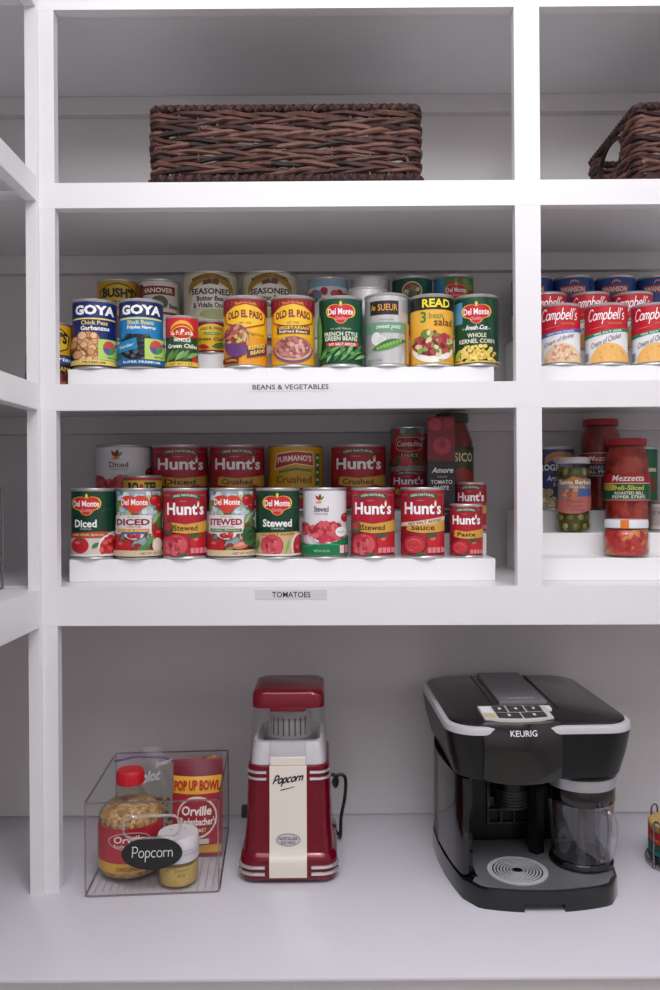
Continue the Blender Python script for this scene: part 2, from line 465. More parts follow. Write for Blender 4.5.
def monte(p, f, v, w, script=True, plain=False):
    """red fruit-shaped badge with a yellow outline"""
    half = [(0, .70), (.12, .80), (.32, .88), (.56, .86), (.78, .76), (.93, .58), (1.0, .34), (.99, .08), (.9, -.14), (.74, -.28), (.54, -.36), (.42, -.5), (.34, -.68), (.18, -.84), (0, -.9)]
    def shape(k):
        h = w * .80 * p.R / p.H
        return [(f + a * w * k, v + (b + (k - 1) * (1 if b > 0 else -1) * .4) * h) for a, b in half + [(-a, b) for a, b in half[-2:0:-1]]]
    if not plain:
        p.poly(shape(1.1), 'f0cf3a'); p.leaf(f, v + w * .78 * p.R / p.H, w * .4, w * .22, 90, 'e6d23c')
    p.poly(shape(1.0), 'cf2430' if not plain else 'd8402c')
    p.text('Del Monte', f - w * .93, f + w * .93, v - w * .06 * p.R / p.H, v + w * .42 * p.R / p.H, 'ffffff', .02)
    if script: p.text('Quality', f - w * .42, f + w * .42, v - w * .52 * p.R / p.H, v - w * .2 * p.R / p.H, 'f3b6b4', .0, .3)

def goya(top, low, name, sub, seedc, black):
    def art(p):
        base(p, low); band(p, .735, 1, top)
        p.text('GOYA', -.84, .84, .765, .905, 'ffffff', .05); p.rect(-.94, .9, .70, .722, 'f2df7a')
        p.text(name, -.6, .55, .625, .685, 'efe27c', .02); p.text(sub, -.62, .62, .545, .61, 'ffffff', .03)
        if not black:
            ins = lambda f, v: ((f + .33) / .6) ** 2 + ((v - .27) / .23) ** 2 < 1
            p.ell(-.33, .28, .62, .215, 'b07040'); p.blobs(-.92, .35, .12, .48, 34, .15, ['e8b888', 'dca878', 'f0c69a', 'd69c68'], 3, 1, ins, 'a86c40')
        else:
            ins = lambda f, v: ((f + .2) / .75) ** 2 + ((v - .30) / .2) ** 2 < 1
            p.ell(-.15, .3, .8, .19, '20242c'); p.blobs(-.92, .65, .12, .48, 60, .075, ['23262e', '3c424c', '2a2e36', '565e68'], 5, 1.3, ins, '0e0f12')
            p.poly([(-.98, .33), (-.2, .43), (-.15, .27), (-.98, .2)], '1d86b8'); p.text('Tender', -.85, -.3, .29, .335, 'e8f4fa', .01, tilt=.05)
        p.rect(.12, .92, .125, .42, 'b9d96a'); p.text('MyPlate', .5, .82, .14, .175, '34522c', .01)
        for k, c in enumerate(('d84a52', 'c9553a', '6d4f9c', '3f9b5c')): p.ell(.56, .30, .26, .105, c, 45 + 90 * k, 135 + 90 * k, 6, False) if False else p.poly([(.56, .30)] + [(.56 + .25 * cos(radians(90 * k + 9 * j)), .30 + .10 * sin(radians(90 * k + 9 * j))) for j in range(11)], c, False)
        p.off += .0002; p.ell(.86, .345, .07, .026, '3b62c0')
        band(p, .05, .118, 'f0cf70' if not black else '1764a8')
        p.text('PREMIUM' if not black else 'SUPER PREMIUM', -.5 if not black else -.7, .4 if not black else .7, .068, .1, '5d4a1a' if not black else 'f4f0d0', .015)
    return art
def preferida(p):
    base(p, '2b4a2c'); band(p, .60, 1, 'd22733'); p.arch(0, .70, .72, .2, .06, 20, 160, 'f0b236'); p.ell(0, .67, .62, .13, 'e8c04a'); p.ell(0, .67, .56, .11, 'c01f28')
    p.text('La Preferida', -.66, .66, .63, .71, 'f7e9c8', .03); p.ell(0, .68, .2, .075, 'd84a2c'); p.text('P', -.1, .12, .635, .735, 'ffffff', .03, .2)
    p.text('WHOLE', -.5, .5, .50, .57, 'ffffff', .02); p.text('Green Chiles', -.82, .86, .385, .465, 'e9f0d8', .03)
    for k in range(6): p.leaf(-.7 + .27 * k, .24 + .02 * (k % 2), .85, .24, 62 - 6 * k, ['6c9a52', '4d7d3e', '86b068'][k % 3])
    p.ell(.7, .17, .14, .07, 'c5262e'); band(p, .05, .13, 'ecc548'); p.text('NET WT 7 OZ', -.7, .6, .065, .11, '49421a', .01)
def elpaso(kind):
    def art(p):
        base(p, 'f2bd22'); band(p, .05, .42, 'e89a28' if kind else 'ecaa24'); band(p, .84, 1, '8a1f2e')
        p.poly([(-.999, .84), (-.999, .76), (-.86, .72), (-.72, .80), (-.2, .87), (.2, .87), (.72, .80), (.86, .72), (.999, .76), (.999, .84)], '8a1f2e')
        for k in range(9): p.rect(-.8 + .2 * k - .02, -.8 + .2 * k + .02, .86, .92, 'b84a3e', False)
        p.off += .0001; p.text('TRADITIONAL', -.5, .5, .868, .9, 'f0c23a', .01)
        p.poly([(-.86, .62), (-.6, .58), (0, .53), (.6, .58), (.86, .62), (.9, .76), (.5, .86), (0, .89), (-.5, .86), (-.9, .76)], 'b8331f')
        p.poly([(-.82, .63), (-.6, .60), (0, .55), (.6, .60), (.82, .63), (.86, .75), (.5, .84), (0, .87), (-.5, .84), (-.86, .75)], 'f4c632')
        p.text('OLD EL PASO', -.76, .76, .655, .765, '8a1f2e', .045, bow=.03); p.text('EST 1938', -.25, .25, .60, .625, '8a1f2e', .01)
        if kind:
            p.ell(-.42, .40, .58, .2, '7d4a7a'); p.ell(-.42, .37, .56, .17, 'd9a55a'); p.ell(-.42, .42, .5, .155, '9a4a3c')
            ins = lambda f, v: ((f + .42) / .47) ** 2 + ((v - .42) / .145) ** 2 < 1
            p.blobs(-.92, .1, .26, .58, 60, .075, ['b8655a', 'a0483c', 'd08a7a', '8a3a34', 'c9c06a'], 8, 1.4, ins)
            p.poly([(-.93, .36), (.1, .30), (0, .19), (-.35, .13), (-.78, .19)], '6b3f78')
            p.text('Vegetarian', .1, .8, .43, .49, '7a1f2a', .0, .2, tilt=-.02); p.poly([(.05, .26), (.88, .36), (.88, .20), (.05, .13)], '5a2b52')
            p.text('REFRIED', .12, .82, .265, .32, 'f3d04a', .03, tilt=.06); p.text('BEANS', .2, .8, .195, .25, 'f3d04a', .03, tilt=.06)
            p.poly([(-.95, .13), (-.3, .15), (-.3, .06), (-.95, .06)], '6b1f2a'); p.text('TRADITIONAL', -.85, -.36, .085, .12, 'f0c23a', .01)
        else:
            p.rect(-.7, .74, .465, .575, '6b2548'); p.text('VEGETARIAN', -.64, .68, .52, .565, 'f4d24a', .03); p.text('Refried Beans', -.6, .62, .473, .512, 'f6e8c8', .02)
            p.ell(0, .24, .86, .185, '7d4a7a'); p.ell(0, .255, .80, .165, 'd8b48a'); p.ell(0, .27, .74, .15, 'a0605a')
            ins = lambda f, v: (f / .7) ** 2 + ((v - .27) / .14) ** 2 < 1
            p.blobs(-.72, .72, .12, .42, 90, .07, ['c98a80', 'b06a62', 'dba89c', '8f4e4a', 'c07a70'], 9, 1.5, ins)
    return art
def green_beans(p):
    base(p, '0b4a30'); monte(p, 0, .74, .6); p.text('FRENCH STYLE', -.72, .74, .43, .49, 'eef2d8', .02); p.text('GREEN BEANS', -.7, .72, .365, .425, 'eef2d8', .02)
    p.text('cut with Nature', -.45, .45, .52, .55, 'cfe0c0', .0); p.rect(-.62, .78, .285, .345, 'cc2a33'); p.text('NO SALT ADDED', -.52, .66, .297, .333, 'ffffff', .015)
    for k in range(16): p.leaf(-.82 + .11 * k, .15 + .05 * ((k * 7) % 3), .62, .14, 15 + (k * 37) % 60, ['4c8a46', '6aa658', '3a7a3c', '86b870'][k % 4])
    p.ell(-.9, .45, .12, .3, '5e9a58')
def lesueur(p):
    m = mat('d2d1d1', .25, .5); base(p, m); p.rect(-.72, .55, .70, .89, '1d1a1c'); p.text('le', -.66, -.48, .765, .84, 'e8a23a', .01, .2); p.text('SUEUR', -.38, .5, .755, .845, 'e8a23a', .01)
    band(p, .46, .60, '6f9c7c'); p.text('very young small', -.3, .3, .62, .65, '3a5a44', .0); p.text('sweet peas', -.45, .62, .495, .565, 'e8f4e4', .01, .1)
    p.ell(-.45, .38, .22, .09, 'e8e6e4'); p.ell(-.2, .345, .2, .08, 'd8d4d2')
    p.leaf(.12, .30, 1.6, .42, 16, '3f6f34'); p.leaf(.1, .27, 1.3, .24, 16, '5f9848')
    for k in range(8): p.ell(-.38 + .14 * k, .25 + .0145 * k, .06, .024, '86bc5c', step=False)
    p.off += .0002; p.rect(.86, .999, .05, .6, 'd8a03c'); p.text('NET WT 15 OZ', -.8, -.2, .075, .1, '444444', .0)
def bean_salad(p):
    base(p, 'f0b43c'); band(p, .78, 1, '17171a'); p.text('READ', -.42, .8, .81, .925, 'f5e52a', .03)
    p.text('3', -.5, -.24, .60, .755, '2f8a3c', .02); p.text('bean', -.12, .5, .655, .74, '3f9a4c', .005); p.text('salad', .1, .88, .555, .66, '6b1f22', .01)
    p.ell(.02, .24, .9, .19, 'f4efe6', 180, 360, 18); p.ell(.02, .30, .86, .16, '9a4a3c')
    ins = lambda f, v: ((f - .02) / .82) ** 2 + ((v - .32) / .16) ** 2 < 1
    p.blobs(-.8, .85, .16, .48, 70, .1, ['7a1f2a', 'b84a50', '6f8a3c', 'e2d2a0', '8fa850', 'a8323c'], 4, 1.5, ins)
    p.text('NET WT 15 OZ', .3, .85, .07, .1, '6b3a1a', .0)
def corn(p):
    base(p, '0b4832'); p.rect(-.97, -.62, .6, .9, '5a9ec8'); monte(p, 0, .72, .6); p.text('MADE WITH', -.6, .6, .50, .53, 'cfe0c0', .0)
    p.text('Fresh Cut', -.46, .48, .50, .565, 'ffffff', .02, .25); p.text('WHOLE', -.4, .42, .395, .455, 'f2efcf', .02); p.text('KERNEL CORN', -.74, .76, .315, .375, 'f2efcf', .02)
    ins = lambda f, v: (f / .85) ** 2 + ((v - .12) / .18) ** 2 < 1
    p.blobs(-.8, .8, .07, .28, 80, .075, ['f0d060', 'f7e08a', 'e4bc48', 'f4d872'], 12, 1.2, ins)
    p.leaf(-.8, .16, .6, .2, 70, '9cc048'); band(p, .04, .07, 'e0c050')
def bush(front):
    def art(p):
        base(p, 'e0a21e'); p.poly([(-.78, .62), (-.86, .8), (-.5, .9), (0, .93), (.5, .9), (.86, .8), (.78, .62), (0, .52)], '2d2a1c'); p.poly([(-.74, .63), (-.8, .79), (-.5, .88), (0, .91), (.5, .88), (.8, .79), (.74, .63), (0, .54)], 'd9b838')
        p.text("BUSH'S", -.72, .74, .69, .85, '23221e', .05); p.text('BEST', -.25, .25, .60, .645, '3a3a1c', .02)
        if front:
            band(p, .05, .53, '2a1a16'); band(p, .40, .52, '234a86'); p.text('Vegetarian', -.85, .9, .42, .50, 'ffffff', .02, .15)
            p.text('BAKED BEANS', -.8, .85, .30, .36, 'd8b84a', .02); p.blobs(-.95, .95, .07, .25, 80, .1, ['7a2f28', '8f4034', '5f2420', 'a0584a'], 3, 1.4)
        else: band(p, .05, .4, '7a3a20')
    return art
def hanover(p):
    base(p, 'e6dfd2'); p.rect(-.97, .74, .735, .875, '8a2a24'); p.text('HANOVER', -.80, .64, .765, .845, 'f4ead8', .03); p.blobs(-.98, -.86, .72, .9, 6, .14, ['8f4a40', '7a2f2a', 'a86458'], 3)
    p.ell(0, .62, .4, .1, '55604a'); p.text('Butter Beans', -.2, .85, .52, .60, '3a4a2c', .02); p.rect(-.7, .8, .42, .46, '8a2a24')
def holmes(p):
    base(p, 'd8d0b6'); p.arch(0, .72, .80, .24, .12, 12, 168, 'a8802c'); p.text('MARGARET HOLMES', -.66, .66, .84, .895, '4a3416', .02, bow=.05)
    p.blobs(-.22, .22, .76, .86, 16, .09, ['7a2f38', '4c5a34', '8a4a44', '3a4426'], 4); p.poly([(-.6, .76), (0, .80), (.6, .76), (.72, .44), (-.72, .44)], 'efe9da')
    p.text('SEASONED', -.68, .68, .645, .735, '26211c', .03); p.text('Butter Beans', -.5, .6, .55, .625, '2c2620', .03); p.text('& Vidalia Onions', -.62, .66, .45, .53, '2c2620', .03); p.ell(.2, .36, .6, .07, 'a8b070')
def small_paso(p):
    base(p, 'eec02a'); band(p, .80, 1, '8a1f2e'); p.ell(0, .74, .7, .14, 'f4ce46'); p.text('OLD EL PASO', -.58, .58, .68, .77, 'a02a2a', .03, bow=.03)
    p.rect(-.4, .4, .56, .635, '6aa24a'); p.text('chopped', -.3, .3, .575, .62, 'ffffff', .0); p.text('Green Chiles', -.7, .75, .38, .48, '3a5a2c', .02, .2); p.leaf(.4, .24, .8, .3, 10, '4d7d3e'); p.leaf(-.4, .2, .6, .25, -10, 'c5262e'); band(p, .05, .1, '8a1f2e')
def pale_blue(p):
    base(p, 'e4e6ea'); band(p, .84, 1, '8fb4cc'); p.blobs(-.8, .9, .6, .78, 14, .16, ['c8383c', 'b02a30', 'd85a54', '5a8a4a'], 6); p.ell(-.5, .72, .2, .06, '6a93b0')
def dark_green(p):
    base(p, '12523a'); p.ell(0, .76, .5, .14, 'd8d2c0'); p.ell(0, .76, .44, .12, '3a5a34'); p.blobs(-.3, .3, .68, .84, 12, .12, ['b8423a', '6f8a4a', 'e0cfa0'], 6)
def monte_mixed(p):
    base(p, '4a7d4c'); p.rect(-.99, -.45, .5, .96, '4f98c8'); p.blobs(-.2, .98, .45, .94, 30, .16, ['6a9c50', '8a5a3c', 'b8483c', '487a40'], 6); monte(p, .12, .72, .5); p.leaf(.75, .8, .5, .3, 40, '7aa04a')
def soup(kind, col):
    def art(p):
        base(p, 'ecebee'); band(p, .60, 1, 'c4182c')
        q = [(-.999 + 1.998 * k / 16, .60 - .10 * (1 - (k / 16)) ** 1.2) for k in range(17)]
        p.poly([(-.999, .62)] + q + [(.999, .62)], 'c4182c')
        for i in range(16): p.poly([q[i], q[i + 1], (q[i + 1][0], q[i + 1][1] - .055), (q[i][0], q[i][1] - .055)], col, False, True)
        p.off += .0002; p.text('GREAT FOR COOKING' if 'Shrimp' in kind else '98% FAT FREE', -.55, .7, .515, .545, 'f2f2f2', .02, tilt=.06)
        p.script("Campbell's", -.78, .82, .66, .92, 'ffffff', .2, .3); p.leaf(-.4, .61, .8, .05, 8, 'e8626a'); p.text('CONDENSED', .1, .7, .655, .68, 'd8a04a', .01)
        p.text(kind, -.66, .66, .36, .45, '3a3236', .0, .2, tilt=.16)
        ins = lambda f, v: ((f - .12) / .85) ** 2 + ((v - .05) / .28) ** 2 < 1
        p.ell(.15, .055, .86, .30, 'e8c9a0' if 'Shrimp' in kind else 'efb868', 0, 180, 20)
        if 'Shrimp' in kind: p.blobs(-.6, .8, .08, .32, 40, .05, ['e0a088', 'd98a72', 'f2dcc0'], 3, 1.6, ins)
        else: p.blobs(-.6, .8, .08, .32, 16, .04, ['e0a450', 'f4c882'], 3, 1.3, ins)
        p.rect(-.93, -.78, .09, .22, '8a8a90')
    return art
def broth(p):
    base(p, '24488c'); band(p, .05, .4, 'e8e4e0'); p.rect(-.62, .64, .70, .83, 'b8382e'); p.text('SWANSON', -.55, .57, .725, .81, 'f4e4da', .03); p.arch(.1, .86, .22, .06, .03, 20, 180, 'd88a7a')
# tomatoes
def monte_diced(p):
    base(p, '0a3c2a'); p.leaf(.6, .7, .9, .02, 10, '2f7a52'); monte(p, -.32, .75, .58); p.text('Diced', -.8, .12, .45, .56, 'f4f6f0', .03); p.text('TOMATOES', -.6, -.1, .415, .44, 'd8e0d0', .0)
    p.poly([(-.999, .045), (-.999, .33), (-.2, .35), (.4, .36), (.999, .42), (.999, .045)], 'd8d0c8'); p.poly([(-.97, .30), (.55, .30), (.6, .385), (.3, .395), (-.97, .37)], 'b5532a')
    p.text('with Chili Spices', -.88, .4, .325, .365, 'f2dcc0', .01)
    tomato(p, -.58, .20, .36); ins = lambda f, v: ((f - .68) / .45) ** 2 + ((v - .17) / .15) ** 2 < 1
    p.ell(.66, .18, .5, .17, 'f0ece8'); p.ell(.68, .17, .44, .14, 'b8282c'); p.blobs(.2, .98, .05, .34, 40, .09, TOM, 3, 1.2, ins); p.leaf(.05, .2, .4, .2, 40, '4d7d3e'); band(p, .04, .075, 'e8e4e0')
def stewed_green(p):
    base(p, '0a3c2a'); p.leaf(.7, .72, .6, .02, 10, '2f7a52'); monte(p, -.02, .75, .6); p.text('Stewed', -.66, .62, .45, .56, 'f4f6f0', .03); p.text('TOMATOES', -.3, .28, .415, .44, 'd8e0d0', .0)
    p.rect(-.999, .999, .05, .36, 'c8b890'); p.poly([(-.86, .29), (.72, .31), (.9, .385), (-.86, .365)], 'd8b070'); p.text('NO SALT ADDED', -.7, .72, .33, .365, '5a3a1a', .015, tilt=.01)
    tomato(p, -.25, .19, .5, 'c8444a', True); p.leaf(.42, .18, .7, .12, 75, '8fb048'); p.ell(.92, .18, .36, .19, 'e8e0d8'); p.ell(.95, .18, .3, .16, 'b03038'); p.blobs(.7, .98, .08, .3, 14, .1, TOM, 3); p.leaf(-.85, .2, .5, .15, 80, '6a8a3c'); band(p, .045, .075, 'e8e0d0')
def monte_floral(word, red, bar, sub):
    def art(p):
        base(p, '9ab0b4'); p.blobs(-.98, .98, .50, .94, 80, .13, ['8ab0d8', '7a9c5a', 'b8c890', 'dfe6ee', '5a8a4a', 'c8d8e8'], 11)
        tomato(p, .72, .83, .26); tomato(p, .92, .74, .2); p.blobs(-.98, .98, .06, .5, 50, .2, ['b8363a', '4a6a3c', 'd2b48a', 'a02a30', '6a8a4a'], 5)
        for k in range(3): p.leaf(.62 + .12 * k, .58, .7, .14, 55, ['8fb07a', 'b4c8a0', '6a9458'][k])
        monte(p, -.17, .77, .58, False, True)
        p.rect(-.94, .52, .36, .62, 'ece4e2'); p.ell(-.2, .37, .42, .09, 'ece4e2', 180, 360, 14); p.blobs(-.42, .02, .31, .37, 10, .09, ['c03038', 'a8242c', 'd85a5c'], 4)
        p.text(word, -.88, .44, .48, .57, red, .035); p.text('TOMATOES', -.5, .1, .445, .47, red, .0); p.text('PETITE CUT', -.45, .05, .585, .605, '7a5a5a', .0)
        p.rect(-.86, .42, .385, .43, bar); p.text(sub, -.78, .34, .393, .42, 'f2e8c8', .01)
        if word == 'DICED': p.rect(-.7, .38, .36, .382, '2f68b0')
        tomato(p, -.62, .19, .33); tomato(p, .85, .35, .3)
        if word == 'DICED': p.leaf(.15, .15, .75, .3, 35, '4d8a4a'); p.leaf(.45, .27, .5, .25, 60, '5a9a58'); p.ell(.72, .2, .2, .1, 'e8e0d0')
        else: p.leaf(.4, .2, .85, .34, 15, 'd8785c'); p.leaf(.35, .21, .6, .16, 15, 'e8a088'); p.blobs(.55, .95, .2, .45, 26, .12, ['2f5a34', '3f6f3c', '254a2c'], 6); p.leaf(-.1, .14, .5, .18, 30, '7a9a4a')
        band(p, .045, .13, 'd9c4a0'); p.text('NET WT 14.5 OZ', .05, .85, .07, .1, '4a3a2a', .01)
    return art
def hunts(word, band_c='d9a648', big=False, extra=None):
    def art(p):
        base(p, 'a82238'); p.blobs(-.98, .98, .06, .92, 34, .3, ['b82a40', '9a1c30', 'b02438', 'c23a4c'], 7)
        p.poly([(-.84, .50), (-.92, .9), (.92, .9), (.86, .50)], 'd05a4a'); p.poly([(-.82, .51), (-.9, .885), (.9, .885), (.84, .51)], 'a81830')
        p.poly([(-.84, .57), (-.6, .53), (0, .49), (.6, .53), (.84, .57), (.84, .62), (-.84, .62)], 'b41a30')
        p.poly([(-.62, .845), (-.66, .9), (-.5, .905), (0, .93), (.5, .905), (.66, .9), (.62, .845), (0, .87)], '2f5f40'); p.text('100% NATURAL', -.52, .52, .862, .895, 'e0ead8', .02, bow=.02)
        p.text("Hunt's", -.78, .80, .62, .80, 'ffffff', .03); p.leaf(.55, .80, .16, .08, 60, 'd8c04a'); p.leaf(-.1, .815, .4, .05, 0, 'c86a78')
        p.poly([(-.66, .50), (-.6, .52), (0, .49), (.62, .52), (.95, .55), (.95, .385), (.5, .37), (0, .36), (-.5, .38), (-.7, .40)], band_c)
        p.text(word, -.5 if not big else -.55, .52, .40, .48, '2c2416', .02)
        if extra: p.poly([(-.92, .50), (-.4, .52), (.95, .60), (.95, .54), (.4, .49), (-.92, .445)], 'e8d4b8'); p.text(extra, -.6, .8, .495, .535, '4a2a22', .02, tilt=.06)
        if word == 'Stewed': p.ell(-.72, .44, .22, .085, '3c5a3c'); p.ell(-.72, .455, .15, .05, 'c43038')
        tomato(p, .55, .24, .38); p.leaf(.35, .32, .5, .2, 20, '3a5f38')
        if word == 'Stewed': tomato(p, -.38, .20, .52, cut=True)
        else:
            p.ell(-.35, .18, .5, .14, '8a1f26'); p.ell(-.35, .2, .45, .12, 'c5363c')
            p.arch(-.35, .20, .3, .08, .018, 0, 260, 'e0686a'); p.arch(-.35, .2, .15, .04, .014, 60, 330, 'd8525a')
        for k in range(4): p.rect(.22 + .18 * k, .37 + .18 * k, .085, .16, 'e8808a', False)
        p.off += .0001; p.leaf(-.1, .07, .5, .12, 10, '2f6b45')
    return art
def eagle(word, low):
    def art(p):
        base(p, 'e9e6ea'); f = -.28 if low else -.32
        p.leaf(f - .05, .855, .3, .12, 125, 'b8323a'); p.leaf(f + .06, .865, .32, .13, 80, '8a2030'); p.leaf(f + .16, .85, .26, .1, 50, '5a9a48'); p.leaf(f + .02, .795, .34, .1, 5, 'e0a02c')
        p.text(word, f - .2, f + .45, .66, .74, '4a4a52', .015); p.text('TOMATOES', f - .2, f + .42, .615, .645, '9a6a78', .0)
        tomato(p, .92, .58, .2, 'b02c3a'); tomato(p, -.9, .42, .3, 'c8484a', True)
        ins = lambda q, v: ((q - .12) / .72) ** 2 + ((v - .38) / .13) ** 2 < 1
        p.ell(.12, .37, .80, .155, 'f4f0f0'); p.ell(.12, .38, .74, .14, 'b02c38'); p.blobs(-.65, .88, .24, .52, 60, .13, ['c8384a', 'd85a64', 'b0283a', 'e07078'], 6, 1.1, ins)
        p.poly([(-.999, .05), (-.999, .23), (-.5, .20), (0, .20), (.5, .25), (.999, .34), (.999, .05)], '0f7a4a'); p.arch(0, .12, 1.0, .1, .012, 20, 160, '4aa878')
        p.ell(.68, .38, .24, .07, 'eef2f0'); p.text('ITALIAN', .55, .82, .365, .39, '5a8a6a', .0)
        p.text('NET WT 14.5 OZ', -.45, .2, .10, .13, 'dcece0', .0); p.rect(.62, .8, .08, .19, 'f0c8d4'); p.rect(.84, .96, .08, .19, 'e080a0')
    return art
def rotel(p):
    base(p, 'e0b83a'); band(p, .91, 1, 'c8343a'); band(p, .05, .3, '2a5a38'); p.text('RO', -.72, -.2, .72, .88, '1f1d1c', .05); p.text('TEL', .08, .74, .72, .88, '1f1d1c', .05); p.ell(-.06, .80, .1, .05, 'c8343a'); p.rect(-.9, .9, .57, .6, 'c8343a')
def furmano(p):
    base(p, 'd8a41f'); p.poly([(-.76, .62), (-.7, .86), (.0, .90), (.62, .88), (.66, .66), (0, .70)], 'f0e2c8'); p.poly([(-.73, .635), (-.67, .845), (0, .885), (.6, .865), (.63, .675), (0, .715)], 'c2313a')
    p.text("FURMANO'S", -.64, .56, .725, .815, 'f8ecdc', .035, bow=.02, tilt=.02); p.poly([(-.6, .60), (0, .645), (.55, .62), (.55, .585), (0, .61), (-.6, .565)], '4a7d4c')
    p.text('Crushed', -.68, .56, .42, .53, '6b3416', .01); p.poly([(-.5, .33), (0, .36), (.4, .34), (.4, .24), (-.5, .24)], '5a2a52'); p.text('with Chili', -.4, .3, .27, .32, 'e8dcc8', .0); p.rect(.7, .84, .3, .86, '3f7a44')
    for k in range(5): p.ell(.77, .36 + .11 * k, .05, .02, 'd8e0c0', step=False)
    p.off += .0001; band(p, .05, .2, 'b8323a')
def contadina(p):
    base(p, 'a8242c'); band(p, .84, 1, '3f6a7a'); p.blobs(-.95, .95, .66, .9, 26, .16, ['5a7a50', 'b8343a', '8fa0a8', '4a6a44'], 5); p.poly([(-.62, .44), (-.74, .6), (-.55, .74), (.55, .74), (.8, .62), (.7, .44), (0, .38)], 'd8a07a'); p.poly([(-.58, .45), (-.7, .6), (-.52, .72), (.52, .72), (.76, .62), (.66, .45), (0, .4)], '8f1c26')
    p.text('Contadina', -.6, .7, .52, .65, 'f0dcd0', .01, .15); p.rect(-.5, .6, .26, .36, '2a3a34'); p.text('SAUCE', -.4, .5, .275, .345, 'e8d8b8', .01); p.blobs(-.95, .95, .06, .24, 20, .2, ['b8343a', '4a5a34', 'c84a48'], 8)
def progresso(p):
    base(p, '1f3d6c'); p.arch(.35, .80, .75, .12, .12, 0, 180, 'b07a4a'); p.ell(.3, .78, .3, .06, 'd8b890'); p.text('PROGRESSO', -.75, .9, .62, .72, 'eef0f4', .03); p.text('Artichoke', -.3, .75, .46, .54, 'dfe6f0', .02, .15); p.text('Hearts', 0, .7, .37, .44, 'dfe6f0', .02, .15)
    p.blobs(-.95, .95, .06, .3, 40, .17, ['d8c8a0', 'b8a878', 'e8dcc0', '9a9060'], 4)
def plain_green(p): base(p, '1f6a44'); p.ell(.4, .4, .5, .14, '8a3a2c'); p.rect(-.9, .9, .6, .66, 'e0d8b0')
def plain_white(p): base(p, 'dedad8'); p.rect(-.95, -.2, .2, .8, 'c0bcba'); p.text('NET WT', -.85, -.3, .55, .68, '4a4648', .0)

F1, F2, F3 = RY + .030, RY + RS + .029, RY + RS * 2 + .032
def base_z(shelf, step): return SH[shelf][0] - LIP[SH[shelf][0]] + RH * step
gb, gt, gs = 'cans of beans and vegetables', 'cans of tomatoes', 'cans of creamy soup'
R0, H0 = .0365, .1148
Z = base_z(1, 1)
can(95.0, 330, F1, Z, .0363, .113, goya('17296a', '17296a', 'Chick Peas', 'Garbanzos', 0, False), 'navy blue can of chick peas with big white letters', gb)
can(141.4, 330, F1, Z, .0363, .113, goya('14235c', '2186c4', 'Black Beans', 'Frijoles Negros', 0, True), 'bright blue can of black beans with a navy top and big white letters', gb)
can(182.0, 330, F1, Z, .0272, .087, preferida, 'short red and green can of green chiles in the front row', gb)
can(245.5, 330, F1, Z, R0, .1165, elpaso(1), 'yellow and maroon can of refried beans with a purple bowl at its left edge', gb)
can(293.0, 330, F1, Z, R0, .1165, elpaso(0), 'yellow and maroon can of vegetarian refried beans with a centred oval bowl', gb)
can(340.8, 330, F1, Z, R0, .115, green_beans, 'dark green can of french style green beans with red badge and red strip', gb)
can(386.4, 330, F1, Z, R0, .119, lesueur, 'silver can of sweet peas with a black panel and a green pod', gb)
can(431.7, 330, F1, Z, R0, .117, bean_salad, 'yellow can of three bean salad with a black top band', gb)
can(476.5, 330, F1, Z, R0, .116, corn, 'dark green can of whole kernel corn at the end of the bean row', gb)
Z = base_z(1, 2)
can(211.5, 330, F2, Z, .0330, .057, small_paso, 'small squat yellow can with maroon top standing on the middle step', gb)
can(367.5, 290, F2, Z, .0350, .112, None, 'bare silver can standing on the middle step behind the sweet peas', gb, True)
Z = base_z(1, 3)
can(118.0, 290, F3, Z, .0375, .112, bush(False), 'orange and yellow can with black lettering on the top step', gb)
can(159.5, 290, F3, Z, .0375, .112, hanover, 'cream can with a dark red banner on the top step', gb)
can(211.0, 290, F3, Z, .0505, .122, holmes, 'large cream can of seasoned butter beans with gold arch', gb)
can(270.0, 290, F3, Z, .0505, .122, holmes, 'large cream can with gold arch, behind the two yellow refried bean cans', gb)
can(328.0, 290, F3, Z, .0380, .113, pale_blue, 'can with a pale blue top band and red pictures on the top step', gb)
can(370.5, 290, F3, Z, .0370, .114, None, 'bare silver can on the top step, the rearmost of the two silver ones', gb, True)
can(412.0, 290, F3, Z, .0375, .114, dark_green, 'dark green can with an oval picture on the top step', gb)
can(453.5, 290, F3, Z, .0370, .116, monte_mixed, 'blue and green can with a red badge on the top step', gb)
xb = at(50, 350, .09)
can(49.5, 350, .095, base_z(1, 0), .0372, .1135, bush(True), 'yellow, blue and brown can of baked beans standing on the shelf beside the riser', gb)
# soup bay
Z = base_z(1, 1)
can(559.0, 330, F1, Z, .0343, .101, soup('Cream of Shrimp', '4a5fb0'), 'red and white cream of shrimp soup can with a blue stripe', gs)
can(606.0, 330, F1, Z, .0343, .101, soup('Cream of Chicken', '1f8a56'), 'red and white cream of chicken soup can, whole, next to the shrimp one', gs)
can(653.0, 330, F1, Z, .0343, .101, soup('Cream of Chicken', '1f8a56'), 'red and white soup can with green stripe, cut off by the right edge', gs)
Z = base_z(1, 2)
for px, lb in ((546.5, 'beside the upright'), (589.5, 'between the shrimp and chicken cans'), (632.0, 'between the second and third front cans')):
    can(px, 300, F2, Z, .0343, .101, soup('Cream of Mushroom', '1f8a56'), 'red-topped can on the middle step ' + lb, gs)
Z = base_z(1, 3)
for px, lb in ((531.5, 'partly hidden by the upright'), (572.5, 'behind the shrimp soup can'), (614.5, 'behind the chicken soup can'), (656.5, 'at the right edge')):
    can(px, 290, F3, Z, .0372, .113, broth, 'blue broth can with a red badge on the top step ' + lb, gs)
